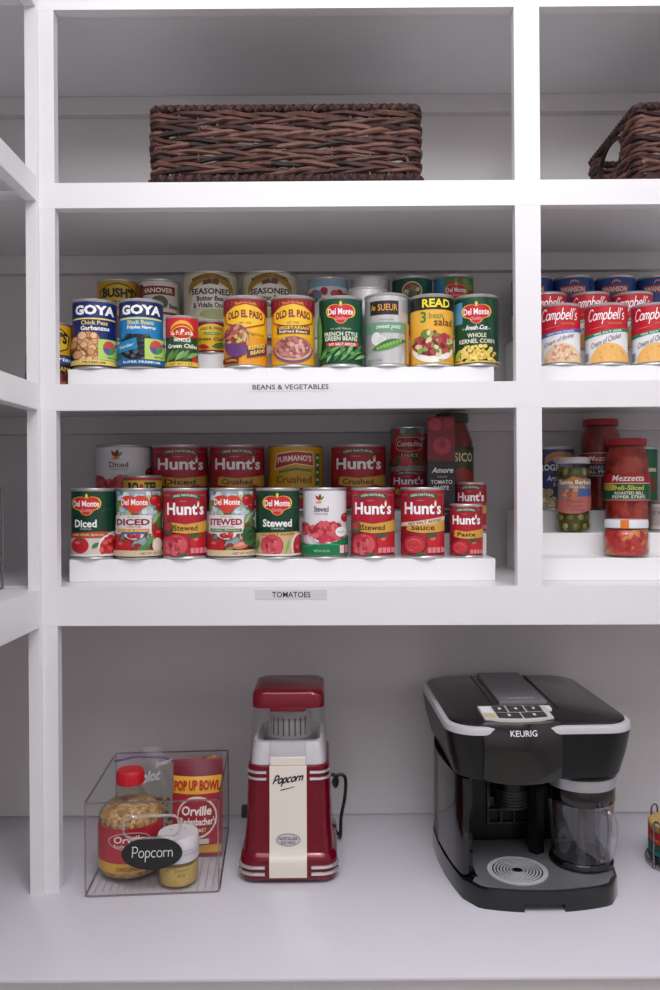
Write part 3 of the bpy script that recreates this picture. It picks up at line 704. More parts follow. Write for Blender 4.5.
# tomato bay
Z = base_z(2, 1)
can(93.7, 520, F1, Z, R0, H0, monte_diced, 'dark green can of diced tomatoes with a red badge and orange strip', gt)
can(138.6, 520, F1, Z, R0, H0, monte_floral('DICED', '8a2430', 'd8902c', 'Garlic & Onion'), 'flowery can of diced tomatoes with a white panel, red badge and orange bar', gt)
can(185.0, 520, F1, Z, R0, H0, hunts('Stewed'), 'red can of stewed tomatoes between the flowery diced and flowery stewed cans', gt)
can(231.2, 520, F1, Z, R0, H0, monte_floral('STEWED', '9a2a3a', '4f7a4c', 'Italian Recipe'), 'flowery can of stewed tomatoes with a white panel and green bar', gt)
can(277.5, 520, F1, Z, R0, H0, stewed_green, 'dark green can of stewed tomatoes with a red badge and tan strip', gt)
can(324.5, 520, F1, Z, R0, H0, eagle('Stewed', True), 'white can of stewed tomatoes with a green foot and leaf logo', gt)
can(372.6, 520, F1, Z, R0, H0, hunts('Stewed'), 'red can of stewed tomatoes beside the white can', gt)
can(422.3, 520, F1, Z, R0, H0, hunts('Sauce', extra='NO SALT ADDED'), 'red can of tomato sauce with a no salt added strip', gt)
can(466.0, 530, F1, Z, .0276, .0875, hunts('Paste'), 'small red can of tomato paste at the end of the tomato row', gt)
Z = base_z(2, 2)
can(142.3, 490, F2, Z, .0340, .1005, rotel, 'yellow can with green rim and black lettering on the middle step of the tomato riser', gt)
can(470.5, 500, F2, Z, .0276, .0875, hunts('Paste'), 'small red can on the middle step behind the tomato paste can', gt)
Z = base_z(2, 3)
can(124.0, 470, F3, Z, .0505, .120, eagle('Diced', False), 'large white can of diced tomatoes with leaf logo on the top step', gt)
can(180.0, 470, F3, Z, .0505, .120, hunts('Diced', big=True), 'large red can of diced tomatoes on the top step beside the large white can', gt)
can(237.0, 470, F3, Z, .0505, .120, hunts('Crushed', big=True), 'large red can of crushed tomatoes left of the large yellow can', gt)
can(295.3, 470, F3, Z, .0505, .120, furmano, 'large yellow can of crushed tomatoes with a red banner on the top step', gt)
can(358.0, 470, F3, Z, .0505, .120, hunts('Crushed', big=True), 'large red can of crushed tomatoes just right of the large yellow can', gt)
can(408.0, 490, F3, Z, .0338, .0762, hunts('Sauce', big=True), 'small red can under the stacked sauce can, on the top step', gt)
can(408.0, 450, F3, Z + .0763, .0338, .0762, contadina, 'small dark red can of sauce stacked on another small can', gt)
# jar bay cans
gj = 'cans and jars in the right-hand bay'
can(553.0, 480, F3, base_z(2, 3), .0375, .115, progresso, 'navy can of artichokes behind the olive jar', gj)
can(638.5, 480, F3, base_z(2, 3), .0330, .115, plain_green, 'green can half hidden behind the tall pepper strip jar', gj)
can(669.5, 515, F2, base_z(2, 2), .0340, .054, plain_white, 'low white can at the right edge of the jar bay', gj)
# ------------------------------------------------------------------ jars, box
def facing(x, y): return math.atan2(-x, D + y)
GLASS = clear('f4f6f4', .35, .03, .02)
def jar(px, py, y, z, R, H, lidh, lidc, fill, label, art=None, lv=(.3, .7), neck=.86, lidr=None, group=gj, shoulder=.86, liart=None, name='glass_jar'):
    x = at(px, py, y)[0]; t = thing(name, label, 'jar', (x, y, z), facing(x, y), group)
    hb = H - lidh; lr = lidr or R * neck + .002
    prof = [(R * .8, 0), (R * .95, .002), (R, .007), (R, hb * shoulder), (R * .97, hb * (shoulder + .04)), (R * neck, hb * .97), (R * neck, hb)]
    m = MB(); m.lathe(prof, GLASS, 48); m.build('glass_body', t)
    m = MB(); q = [(max(.004, r - .0022), zz) for r, zz in prof]; q[0] = (q[0][0], .0025); q[1] = (q[1][0], .0045); q[-1] = (q[-1][0], hb - .002)
    m.lathe(q, fill, 40); m.build('contents', t)
    m = MB(); m.lathe([(lr - .001, 0), (lr, .001), (lr, lidh * .8), (lr - .0012, lidh), (lr - .004, lidh)], mat(lidc, .35), 48, z0=hb + .0005)
    if liart: p = Print(m, lr, lidh, hb + .0005); p.vlim = (0, 1); liart(p)
    m.build('lid', t)
    if art:
        m = MB(); p = Print(m, R + .0003, hb * (lv[1] - lv[0]), hb * lv[0]); p.vlim = (0, 1); art(p); m.build('paper_label', t, smooth=False)
    return t
def wrap(p, c, w=.999):
    p.rect(-w, w, 0, 1, c)
def olive_label(p):
    p.poly([(-.82, .1), (-.82, .95), (-.3, .9), (0, 1), (.4, .95), (.97, .92), (.97, .15), (0, 0), (-.4, .02)], '8a7f86')
    p.poly([(-.6, .84), (0, 1), (.6, .9), (.6, .8), (-.6, .76)], 'c8813a'); p.rect(-.6, .95, .45, .66, '3f5f9c'); p.blobs(-.55, .2, .46, .66, 14, .14, ['b8704a', 'a85a3a', 'd89a6a'], 4)
    p.text('Santa Barbara', -.72, .96, .78, .9, 'f2ead8', .03); p.text('Olive Co.', -.2, .66, .68, .76, 'efe2cc', .02)
    p.poly([(-.82, .05), (-.82, .36), (0, .44), (.97, .48), (.97, .12), (.3, 0), (-.3, 0)], 'b86a62'); p.text('Pitted', -.3, .5, .28, .38, '7a2a2c', .0, .2); p.text('Green', -.3, .5, .17, .26, '7a2a2c', .0, .2); p.text('Olives', -.1, .6, .07, .15, '7a2a2c', .0, .2)
def pepper_label(p):
    wrap(p, 'd8c8a8'); p.rect(-.999, .999, .66, 1, 'b8242c'); p.rect(-.98, .98, .06, .62, '1f5a3c'); p.ell(-.75, .5, .3, .12, 'c8a83a')
    p.text('Mezzetta', -.62, .72, .72, .94, 'f6ece0', .02, .25); p.text('Deli-Sliced', -.6, .72, .40, .57, 'd8d84a', .02, .1); p.text('ROASTED BELL', -.5, .7, .24, .35, 'f0ead8', .02); p.text('PEPPER STRIPS', -.6, .76, .10, .21, 'f0ead8', .02); p.rect(-.999, .999, 0, .04, 'b8242c')
def roast_label(p):
    wrap(p, 'c8b898'); p.rect(-.999, .999, .56, .96, 'a8202a'); p.text('Mezzetta', -.55, .75, .64, .86, 'f2e2d8', .02, .25); p.rect(-.98, .98, .05, .54, '2a3564'); p.text('ROASTED', -.5, .6, .3, .44, 'd8c88a', .02); p.text('BELL PEPPERS', -.7, .8, .12, .26, 'e8e4d8', .02)
def classico_label(p):
    wrap(p, '2f3a24'); p.rect(-.999, .999, .1, .93, '4a4a2c'); p.text('CLASSICO', -.85, .9, .66, .86, 'e6dcb8', .02); p.ell(.45, .3, .5, .22, 'a83a2c'); p.leaf(0, .4, .6, .2, 30, '5a7a3c'); p.rect(-.999, .999, 0, .08, 'b8983a')
RED = speckle(['a02a20', 'b83226', '8a1f1a', 'c2442e'], 70, .35, .4)
DEEP = speckle(['8a2018', '9c2a20', '7a1814', 'a8342a'], 45, .35, .4)
OLV = speckle(['7d7a3a', '8a8a42', '6c6a30', '949252'], 42, .3, .6)
SAUCE = mat('8f2a1a', .4, var=.2, scale=60)
SALSA = speckle(['c43a34', 'd8544a', 'b02824', 'cc4436', 'd88a4a'], 110, .3, .5)
oj = jar(572.6, 500, F2, base_z(2, 2), .0295, .129, .011, 'cfd0d4', OLV, 'jar of green olives with a white lid and pink label', olive_label, (.28, .82), .9, shoulder=.93)
old = next(c for c in oj.children if c.name.startswith('contents')); bpy.data.objects.remove(old)
m = MB(); m.lathe([(.020, .0025), (.0262, .006), (.0262, .104), (.024, .110)], mat('4e4a20', .3), 32)
rd = random.Random(2)
for lv in range(7):
    for k in range(9):
        a = 2 * pi * (k + .5 * (lv % 2)) / 9; m.ball((.0205 * cos(a), .0205 * sin(a), .0105 + .0155 * lv + rd.uniform(-.001, .001)), .0076, mat(('8c8a42', '7c7a36', '9a9850', '74722e')[(k + lv * 3) % 4], .3), 10, 8, (1, 1, 1.12))
m.build('contents', oj)['kind'] = 'stuff'
t_ = jar(600.0, 460, F3, base_z(2, 3), .0360, .165, .012, 'a02430', DEEP, 'tallest red pepper jar with red lid and navy label, rear of the two', roast_label, (.40, .68), .82, shoulder=.84)
jar(626.3, 490, F2, base_z(2, 2), .0372, .161, .012, 'a8242e', RED, 'tall jar of sliced peppers with red lid and green label, standing behind the salsa jar', pepper_label, (.36, .68), .84, shoulder=.84)
def salsa_lid(p): p.rect(-.25, .12, 0, 1, 'e87a1f')
jar(626.0, 540, F1, base_z(2, 1), .0365, .0605, .0135, 'dfe3e8', SALSA, 'short jar of red salsa with a white lid with orange stripe', None, neck=.9, lidr=.0345, shoulder=.8, liart=salsa_lid)
jar(451.5, 450, F3, base_z(2, 3), .0385, .176, .016, '3a3d38', SAUCE, 'tall jar of pasta sauce with a dark lid behind the tomato paste box', classico_label, (.22, .72), .72, group=gt, shoulder=.76)
# tomato paste box
x = at(441, 470, F2)[0]
b = thing('tomato_paste_box', 'tall narrow black and red box of tomato paste on the middle step', 'box', (x, F2, base_z(2, 2)), facing(x, F2))
m = MB(); m.box(-.0235, .0235, -.018, .018, 0, .2, mat('221f24', .35), .0006, 1); p = Print(m, .0232, .2, 0, flat=True); p.off = .0182
p.rect(-1, 1, .62, .998, '7a1c2a'); p.ell(-.45, .93, .5, .055, 'a83a48'); p.ell(.55, .94, .42, .05, '9a2c3c'); p.ell(.05, .75, .68, .075, 'b03444'); p.ell(.1, .76, .25, .03, '8a2030'); p.leaf(.1, .8, .5, .1, 30, '3c5a34'); p.leaf(.1, .8, .5, .1, 120, '3c5a34')
p.text('Amore', -.72, .86, .515, .565, 'f4f0ee', .02, .25); p.text('ITALIAN', -.3, .4, .475, .49, 'c8b8b8', .0); p.text('TOMATO', -.78, .8, .42, .455, 'f0ecec', .01); p.text('PASTE', -.55, .55, .37, .405, 'f0ecec', .01); p.rect(-.6, .6, .2, .212, '8a7a7a'); p.rect(-.4, .4, .16, .17, '8a7a7a')
m.build('carton', b, smooth=False)
# ------------------------------------------------------------------ wicker baskets
STRAND = [mat(c, .62, var=.45, scale=55, bump=.5, spec=.3) for c in ('3c2724', '4c312b', '5c3d35', '2a1c1b', '6b4a41')]
STAKE = mat('6b5a50', .6, var=.2, scale=60)
def basket(loc, W, Dp, H, label, seed):
    t = thing('wicker_basket', label, 'basket', loc, 0, 'dark woven baskets on the top shelf')
    rd = random.Random(seed); r = .013; hw, hd = W / 2, Dp / 2
    # perimeter as arc length
    segs = []; straightx, straighty = W - 2 * r, Dp - 2 * r; q = pi / 2 * r
    P = 2 * (straightx + straighty) + 4 * q
    def per(s):
        s %= P
        for (ln, kind) in ((straightx, 0), (q, 1), (straighty, 2), (q, 3), (straightx, 4), (q, 5), (straighty, 6), (q, 7)):
            if s <= ln: break
            s -= ln
        a = s / r
        if kind == 0: return -hw + r + s, -hd, 0, -1
        if kind == 1: return hw - r + r * sin(a), -hd + r - r * cos(a), sin(a), -cos(a)
        if kind == 2: return hw, -hd + r + s, 1, 0
        if kind == 3: return hw - r + r * cos(a), hd - r + r * sin(a), cos(a), sin(a)
        if kind == 4: return hw - r - s, hd, 0, 1
        if kind == 5: return -hw + r - r * sin(a), hd - r + r * cos(a), -sin(a), cos(a)
        if kind == 6: return -hw, hd - r - s, -1, 0
        return -hw + r - r * cos(a), -hd + r - r * sin(a), -cos(a), -sin(a)
    ns = round(P / .0300); ns = 4 * round(ns / 4); dp = P / ns
    N = ns * 6
    # middle of the two end handles
    hR = straightx + q + straighty / 2; hL = straightx + q + straighty + q + straightx + q + straighty / 2
    def inhole(s, z): return H * .42 < z < H * .87 and min(abs(s - hR), abs(s - hL)) < .050
    m = MB(); rows = 10; z0, z1 = .017, H - .013
    for row in range(rows):
        zc = z0 + (z1 - z0) * (row + .5) / rows
        for sd in (0, 1):
            ph = rd.uniform(-.25, .25); run = []; mt = STRAND[rd.randrange(5)]; rad = .0040
            def flush():
                if len(run) > 3: m.tube([p_[0] for p_ in run], [p_[1] for p_ in run], mt, 6)
            cut = rd.randrange(N)
            for j in range(N + 1):
                i = (cut + j) % N; s = P * i / N
                if j and j % (6 * rd.choice((7, 9, 11, 14))) == 0:
                    last = run[-1] if run else None; flush(); run = [last] if last else []; mt = STRAND[rd.randrange(5)]
                x, y, nx, ny = per(s); w = pi * s / (2 * dp) + pi / 2 * row + pi * sd
                o = .0036 * sin(w); z = zc + (.0026 * cos(w) * (1 if row % 2 else -1)) + .0007 * sin(s * 61 + row) + (.0015 * sin(s * 23 + row * 2 + sd))
                if inhole(s, zc):
                    flush(); run = []; continue
                run.append(((x + nx * o, y + ny * o, z), rad * (1 + .16 * sin(s * 47 + ph * 9 + row))))
            flush()
    for k in range(ns):
        s = dp * k; x, y, nx, ny = per(s)
        if min(abs(s - hR), abs(s - hL)) < .046:
            m.tube([(x, y, .01), (x, y, H * .41)], .0022, STAKE, 6); continue
        m.tube([(x, y, .01), (x, y, H - .006)], .0022, STAKE, 6)
    m.build('woven_wall', t)
    def rope(name, zc, amp, turns, rad, out=0.):
        m = MB()
        for k in range(3):
            pts = []
            for i in range(int(P / .0035)):
                s = P * i / int(P / .0035); x, y, nx, ny = per(s); a = 2 * pi * (turns * s / P + k / 3)
                o = amp * cos(a) + out; pts.append((x + nx * o, y + ny * o, zc + amp * sin(a)))
            m.tube(pts, rad, STRAND[(k * 2 + 1) % 5], 6, closed=True)
        m.build(name, t)
    rope('rim', H - .0075, .0034, round(P / .015), .0038)
    rope('foot_braid', .0085, .0040, round(P / .014), .0042, .002)
    for sgn in (1, -1):                            # rolled edges round the handle openings
        m = MB(); pts = []
        for a in range(24):
            an = 2 * pi * a / 24; pts.append((sgn * hw, .052 * cos(an), H * .645 + H * .235 * sin(an)))
        m.tube(pts, .0038, STRAND[3], 6, closed=True)
        m.build('handle', t)
    m = MB(); m.box(-hw + .006, hw - .006, -hd + .006, hd - .006, .006, .012, STRAND[0]); m.build('base', t)
    return t
zs = SH[0][0]
bx0, bx1 = at(149.5, 150, .015)[0], at(421.5, 150, .015)[0]
basket(((bx0 + bx1) / 2, .013 + .125, zs), bx1 - bx0 - .008, .245, .126, 'long dark brown woven basket alone in the middle bay of the top shelf', 3)
x2 = at(634, 150, .015)[0]
basket((x2 + .205, .013 + .115, zs), .40, .222, .126, 'dark brown woven basket with an open side handle, cut off by the right edge', 5)
# ------------------------------------------------------------------ clear popcorn bin and what is in it
PL = clear('ffffff', .35, .05, .012, .10); EDGE = clear('d6cad2', .6, .1, .3)
bx = thing('storage_bin', 'clear plastic bin with an oval chalk label reading Popcorn', 'bin', (-.2725, -.012, 0), .062)
W2, DB, HB = .1005, .232, .141; TB = .0024
m = MB()
m.box(-W2, W2, 0, DB, .0009, TB, PL)
m.box(-W2, -W2 + TB, TB, DB - TB, TB, HB, PL); m.box(W2 - TB, W2, TB, DB - TB, TB, HB, PL); m.box(-W2, W2, DB - TB, DB, TB, HB, PL)
# front wall with the slot of its handle
sl = [(x, z + .1035, 0) for x, z, _ in rrect(.0425, .0165, .014, 0, 0, 0, 5)]; n = len(sl); outer = []
for (x, z, _) in sl:
    dx, dz = x, z - .1035; k = min(W2 / max(abs(dx), 1e-6), ((HB - .1035) if dz > 0 else (.1035 - TB)) / max(abs(dz), 1e-6)); outer.append((dx * k, .1035 + dz * k))
cor = [(W2, HB), (-W2, HB), (-W2, TB), (W2, TB)]
for c in cor:
    i = min(range(n), key=lambda i: (outer[i][0] - c[0]) ** 2 + (outer[i][1] - c[1]) ** 2); outer[i] = c
for yy, flip in ((0, 0), (TB, 1)):
    vs = [(x, yy, z) for x, z, _ in sl] + [(x, yy, z) for x, z in outer]
    m.add(vs, [[i, (i + 1) % n, n + (i + 1) % n, n + i][::(1 if flip else -1)] for i in range(n)], PL)
m.build('tray_body', bx)
m = MB(); rim = rrect(W2 - .0006, DB / 2 - .0006, .006, HB, 0, DB / 2, 4); m.tube(rim, .0016, EDGE, 6, closed=True)
m.tube(rrect(W2 - .0006, DB / 2 - .0006, .006, .0016, 0, DB / 2, 4), .0016, EDGE, 6, closed=True)
for sx in (-1, 1):
    for yy in (.001, DB - .001): m.tube([(sx * (W2 - .001), yy, .002), (sx * (W2 - .001), yy, HB)], .0014, EDGE, 6)
m.build('rim', bx)
m = MB(); m.tube([(x, .0002, z) for x, z, _ in sl], .0022, clear('ffffff', .8, .05, .35), 8, closed=True); m.build('handle', bx)
m = MB()
for k in range(17):
    x = -W2 + .012 + k * (2 * W2 - .024) / 16; m.tube([(x, .008, TB + .0006), (x, DB - .008, TB + .0006)], .0007, mat('bdb4bb', .3), 5)
m.build('floor_ribs', bx)
m = MB(); oc, orx, orz = -.0005, .0455, .0245; zc = .0635
pts = [(orx * cos(2 * pi * k / 40), orz * sin(2 * pi * k / 40)) for k in range(40)]
m.loft([[(x, -.0002, zc + z) for x, z in pts], [(x, -.0014, zc + z) for x, z in pts]][::-1], mat('1c1b1d', .55), True, True)
m.build('label_oval', bx, smooth=False)
m = MB(); p = Print(m, 1, 1, 0, flat=True); p.off = .0018
p.raw([[(-.030 + q[0] * .061, zc - .0125 + q[1] * .024) for q in tr] for tr in script2d('Popcorn', .13, .06)], mat('f2f2f0', .7))
m.build('chalk_word', bx, smooth=False)

def bin_pt(lx, ly, z=0):
    c, s = cos(.062), sin(.062); return (-.2725 + lx * c - ly * s, -.012 + lx * s + ly * c, z)
KERN = speckle(['cfa878', 'b98c58', 'e0c294', 'a87c4c', 'd4b080'], 190, .35, .8)
BZ = TB + .0018
# popcorn kernel jar
jp = at(131, 850, .066); jx = jp[0]
t = thing('popcorn_kernel_jar', 'plastic jar of popcorn kernels with a red cap and red label, inside the clear bin', 'jar', (jx, .066, BZ), facing(jx, .066))
prof = [(.040, 0), (.047, .003), (.0505, .010), (.0505, .088), (.049, .096), (.042, .104), (.028, .114), (.0225, .122), (.0205, .138)]
m = MB(); m.lathe(prof, clear('f6f2ea', .4, .05, .03), 48); m.build('jar_body', t)
m = MB(); m.lathe([(max(r - .0018, .003), z + (.002 if z < .01 else 0)) for r, z in prof[:-3]] + [(.020, .1085)], KERN, 48); m.build('kernels', t)
m = MB(); m.lathe([(.0205, 0), (.0215, .001), (.0215, .018), (.0195, .0215), (.012, .022)], mat('c81f2c', .35), 40, z0=.138)
for k in range(40):
    a = 2 * pi * k / 40; m.tube([(.0216 * cos(a), .0216 * sin(a), .1395), (.0216 * cos(a), .0216 * sin(a), .155)], .0006, mat('c81f2c', .35), 4)
m.build('cap', t)
m = MB(); p = Print(m, .0508, .069, .015); p.vlim = (0, 1); p.rect(-.999, .999, 0, 1, 'b8283a'); p.rect(-.999, .999, 0, .22, 'd8a83c'); p.text('ORIGINAL', -.45, .35, .05, .14, '7a2a1a', .02)
p.ell(-.05, .72, .62, .2, 'c8a8a0'); p.ell(-.05, .72, .58, .175, 'a81f30'); p.text('Orville', -.5, .4, .68, .84, 'f4e8e0', .02, .15); p.text("Redenbacher's", -.5, .42, .58, .66, 'f0dcd4', .01); p.ell(.1, .38, .28, .15, 'd8a05a'); p.blobs(-.1, .3, .28, .48, 12, .08, ['e8c88a', 'f2dcae', 'd8a860'], 4)
m.build('paper_label', t, smooth=False)
# seasoning shaker
sx = at(178.3, 850, .028)[0]
t = thing('seasoning_shaker', 'small seasoning shaker with a white lid and pale yellow powder in the clear bin', 'shaker', (sx, .028, BZ - .0), facing(sx, .028))
m = MB(); m.lathe([(.029, 0), (.0305, .002), (.0305, .036), (.0295, .037)], clear('f6efdc', .4, .05, .05), 40); m.build('shaker_body', t)
m = MB(); m.lathe([(.028, .002), (.0288, .004), (.0288, .028), (.028, .03)], mat('e0c878', .8, var=.1, scale=200), 40); m.build('powder', t)
m = MB(); m.lathe([(.031, .0375), (.032, .039), (.032, .070), (.0305, .0745), (.020, .0755)], mat('e6e3e6', .4), 48)
for a in (30, 150, 270): m.lathe([(.0016, .0757), (.0016, .0759)], mat('8a8a8a', .5), 10, cx=.012 * cos(radians(a)), cy=.012 * sin(radians(a)))
m.build('lid', t)
m = MB(); p = Print(m, .0322, .034, .038); p.vlim = (0, 1); p.text('POPCORN SEASONING', -.4, .7, .5, .58, '9a9a9e', .0); p.rect(.1, .9, .4, .42, 'a0a0a4'); p.rect(.1, .9, .34, .355, 'a0a0a4'); p2 = Print(m, .0307, .032, .003); p2.vlim = (0, 1); p2.text('Season', -.2, .5, .7, .85, '7a6a3a', .0); p2.text('All', -.1, .3, .45, .6, '7a6a3a', .0); p2.rect(-.62, -.58, .1, .9, 'c8b878'); p2.rect(.6, .64, .1, .9, 'c8b878')
m.build('printed_label', t, smooth=False)
# microwave popcorn packet
x0, z0_ = at(171.5, 870, .10); x1, z1_ = at(220.5, 765, .12)
pk = thing('popcorn_packet', 'red and yellow microwave popcorn packet standing upright in the clear bin', 'packet', ((x0 + x1) / 2 + .001, .112, BZ + .0005), .05)
HW, HP = .0415, .151; lean = math.tan(radians(9))
def pk_front(u, z, off): return (u, -.011 * (1 - (u / HW) ** 2) * min(1, sin(pi * min(max(z / HP, 0), 1)) * 1.6) - .002 + z * lean - off, z)
m = MB(); PKM = mat('b02a34', .4); nx, nz = 12, 20; vs = []; fs = []
for side in (0, 1):
    for j in range(nz + 1):
        for i in range(nx + 1):
            u = -HW + 2 * HW * i / nx; z = HP * j / nz; q = pk_front(u, z, 0); yy = q[1] if side == 0 else 2 * (z * lean) - q[1]; vs.append((u, yy, z))
S = (nx + 1) * (nz + 1)
for j in range(nz):
    for i in range(nx):
        a = j * (nx + 1) + i; fs += [(a, a + 1, a + nx + 2, a + nx + 1), (S + a, S + a + nx + 1, S + a + nx + 2, S + a + 1)]
edge = [i for i in range(nx + 1)] + [j * (nx + 1) + nx for j in range(1, nz + 1)] + [nz * (nx + 1) + i for i in range(nx - 1, -1, -1)] + [j * (nx + 1) for j in range(nz - 1, 0, -1)]
for a, b in zip(edge, edge[1:] + edge[:1]): fs.append((a, S + a, S + b, b))
m.add(vs, fs, PKM); p = Print(m, HW * .98, HP, 0, mapf=pk_front); p.du = .006
def prc(f0, f1, v0, v1, c):
    for k in range(16): p.poly([(f0, v0 + (v1 - v0) * k / 16), (f1, v0 + (v1 - v0) * k / 16), (f1, v0 + (v1 - v0) * (k + 1) / 16), (f0, v0 + (v1 - v0) * (k + 1) / 16)], c, False, True)
    p.off += .0003
p.off = .0006
prc(-.99, .99, .84, .995, '7a1f34'); prc(-.99, .99, .65, .84, 'eeb23a'); prc(-.99, .99, .0, .66, 'b02838'); prc(-.99, .99, .03, .12, 'e0a83a')
p.off += .0006
p.text('POP UP BOWL', -.95, .95, .68, .79, 'c02a2a', .04, bow=.02); p.ell(0, .42, .82, .22, 'e8d8c8'); p.off += .0003; p.ell(0, .42, .76, .195, 'a01f30'); p.off += .0003
p.text('Orville', -.62, .6, .44, .54, 'f6f0ea', .03, .1); p.text("Redenbacher's", -.68, .8, .34, .42, 'f6f0ea', .03); p.text('GOURMET', -.4, .4, .27, .31, 'f0d8b0', .01); prc(-.5, .5, .14, .2, 'e8d8d0')
m.build('wrapper', pk, ang=60)
# zip bag at the back
zb = thing('zip_bag', 'crumpled clear zip bag with a purple seal at the back of the bin', 'bag', bin_pt(0, .185, BZ), .05)
rd = random.Random(4); m = MB(); nx, nz = 26, 14; vs = []; fs = []; BW, BH = .185, .155
for side in (0, 1):
    for j in range(nz + 1):
        for i in range(nx + 1):
            u, v = i / nx, j / nz; bul = .014 * sin(pi * u) * (1 - v) ** .6
            y = (-1 if side == 0 else 1) * (bul + .0012) + .006 * sin(u * 9 + v * 4) * v + .003 * sin(u * 23 + v * 11)
            vs.append(((u - .5) * BW, y, v * BH * (1 + .04 * sin(u * 7)) + .0008))
S = (nx + 1) * (nz + 1)
for j in range(nz):
    for i in range(nx):
        a = j * (nx + 1) + i; fs += [(a, a + 1, a + nx + 2, a + nx + 1), (S + a, S + a + nx + 1, S + a + nx + 2, S + a + 1)]
m.add(vs, fs, clear('ffffff', .4, .2, .09)); m.build('film', zb)
m = MB()
m.tube([((u / 24 - .5) * BW, .006 * sin(u / 24 * 9 + 3.6) * .9 + .003 * sin(u / 24 * 23 + 9.9), .9 * BH * (1 + .04 * sin(u / 24 * 7)) - .018 * max(0, u / 24 - .45)) for u in range(25)], .0018, mat('7a4a9a', .4), 6); m.build('zip_seal', zb)
m = MB(); p = Print(m, 1, 1, 0, flat=True); p.off = .018
for wd, xa, xb, za, zb_, sh in (('Ziploc', -.058, -.012, .096, .122, .2), ('Smart', -.02, .008, .132, .141, .2)):
    p.raw([[(xa + q[0] * (xb - xa), za + q[1] * (zb_ - za) + q[0] * .008) for q in tr] for tr in text2d(wd, .03, sh)], mat('d8d6da', .5))
m.build('printed_word', zb, smooth=False)
m = MB(); kc = ['c89a48', 'a8742c', 'dcb468', '8a5a24']
for i in range(220):
    u, v = rd.uniform(-.08, .08), rd.uniform(0, 1) ** 1.5 * .07; m.ball((u, rd.uniform(-.009, .009), .006 + v), rd.uniform(.0028, .004), mat(kc[i % 4], .5), 7, 5)
for i in range(28): m.ball((rd.uniform(.058, .085), rd.uniform(-.004, .004), rd.uniform(.126, .142)), rd.uniform(.0028, .004), mat(kc[i % 4], .5), 7, 5)
o = m.build('kernels', zb); o['kind'] = 'stuff'

# ------------------------------------------------------------------ popcorn maker
RED_ = mat('72031d', .17, .2, coat=.15); CREAM = mat('e6ded2', .35); CHR = mat('d6d4d6', .22, .7)
px_, _z = at(289, 850, .1)
pm = thing('popcorn_maker', 'red retro popcorn maker with a clear chute and cream front panel', 'popcorn maker', (px_ + .003, .100, 0), 0)
def sec(hw, f, b, r, z): return rrect(hw, (b - f) / 2, r, z, 0, (b + f) / 2, 7)
m = MB(); m.loft([sec(.0745, -.081, .083, .024, .006), sec(.0765, -.083, .085, .026, .009), sec(.0765, -.083, .085, .026, .034), sec(.0745, -.081, .083, .025, .041), sec(.0705, -.076, .079, .022, .046)], RED_); m.build('base', pm)
m = MB(); m.loft([sec(.0705, -.076, .079, .020, .0461), sec(.0665, -.071, .074, .020, .09), sec(.0640, -.066, .070, .02, .176), sec(.0625, -.064, .068, .019, .178)], RED_); m.build('housing', pm)
def face_y(z): return -.083 if z < .036 else (-.083 + (z - .036) / .010 * .007 if z < .046 else (-.076 + (z - .046) / .044 * .005 if z < .09 else -.071 + (z - .09) / .086 * .005))
def panel(u, z, off): return (u, face_y(z) - off, z)
m = MB(); zs_ = [.0115, .014, .02, .034, .037, .041, .046] + [.046 + .132 * k / 10 for k in range(1, 11)]
hwp = .0290; ring = []
for off in (.0022, -.002):
    ring.append([[(x, face_y(z) - off, z) for x in (-hwp, -hwp + .001, hwp - .001, hwp)] for z in zs_])
vs = []; fs = []
for lay in ring:
    for row in lay: vs += row
k_ = len(zs_) * 4
for j in range(len(zs_) - 1):
    for i in range(3):
        a = j * 4 + i; fs.append((a, a + 1, a + 5, a + 4))
    fs += [(j * 4, j * 4 + 4, k_ + j * 4 + 4, k_ + j * 4), (j * 4 + 3, k_ + j * 4 + 3, k_ + j * 4 + 7, j * 4 + 7)]
fs.append((0, k_, k_ + 3, 3)); e_ = (len(zs_) - 1) * 4; fs.append((e_, e_ + 3, k_ + e_ + 3, k_ + e_))
m.add(vs, fs, CREAM)
BLK = mat('2a2426', .5); p = Print(m, 1, 1, 0, mapf=panel); p.du = .5; p.off = .0026
p.raw([[(-.0245 + q[0] * .049, .1455 + q[1] * .0185 + q[0] * .006) for q in tr] for tr in script2d('Popcorn', .36, .4)], BLK)
p.raw([[(-.013, .1405), (.010, .1465), (.010, .1475), (-.011, .1425)]], BLK)
p.raw([[(.019 * cos(2 * pi * k / 24), .0665 + .0095 * sin(2 * pi * k / 24)) for k in range(24)]], mat('6a6668', .4)); p.raw([[(.018 * cos(2 * pi * k / 24), .0665 + .0085 * sin(2 * pi * k / 24)) for k in range(24)]], mat('c8c4c4', .4))
for wd, za, zb_, xa in (('NOSTALGIA', .066, .071, .0145), ('ELECTRICS', .0605, .0645, .011)): p.raw([[(-xa + q[0] * 2 * xa, za + q[1] * (zb_ - za)) for q in tr] for tr in text2d(wd, .02)], BLK)
m.build('front_panel', pm)
for z in (.0165, .0265):
    for sx in (-1, 1):
        m = MB()
        pts = [q for q in rrect(.0767, .0842, .026, z, 0, .001, 10)]
        pts = [q for q in pts if q[1] < .02 and sx * q[0] > .036]; pts.sort(key=lambda q: (q[1] + sx * q[0] * -.0001) if abs(q[0]) > .0766 else q[1])
        pts = sorted(pts, key=lambda q: math.atan2(q[1] + .02, sx * q[0])); m.tube([(sx * .036, -.0836, z)] + pts, .0026, CHR, 8); m.build('chrome_stripe', pm)
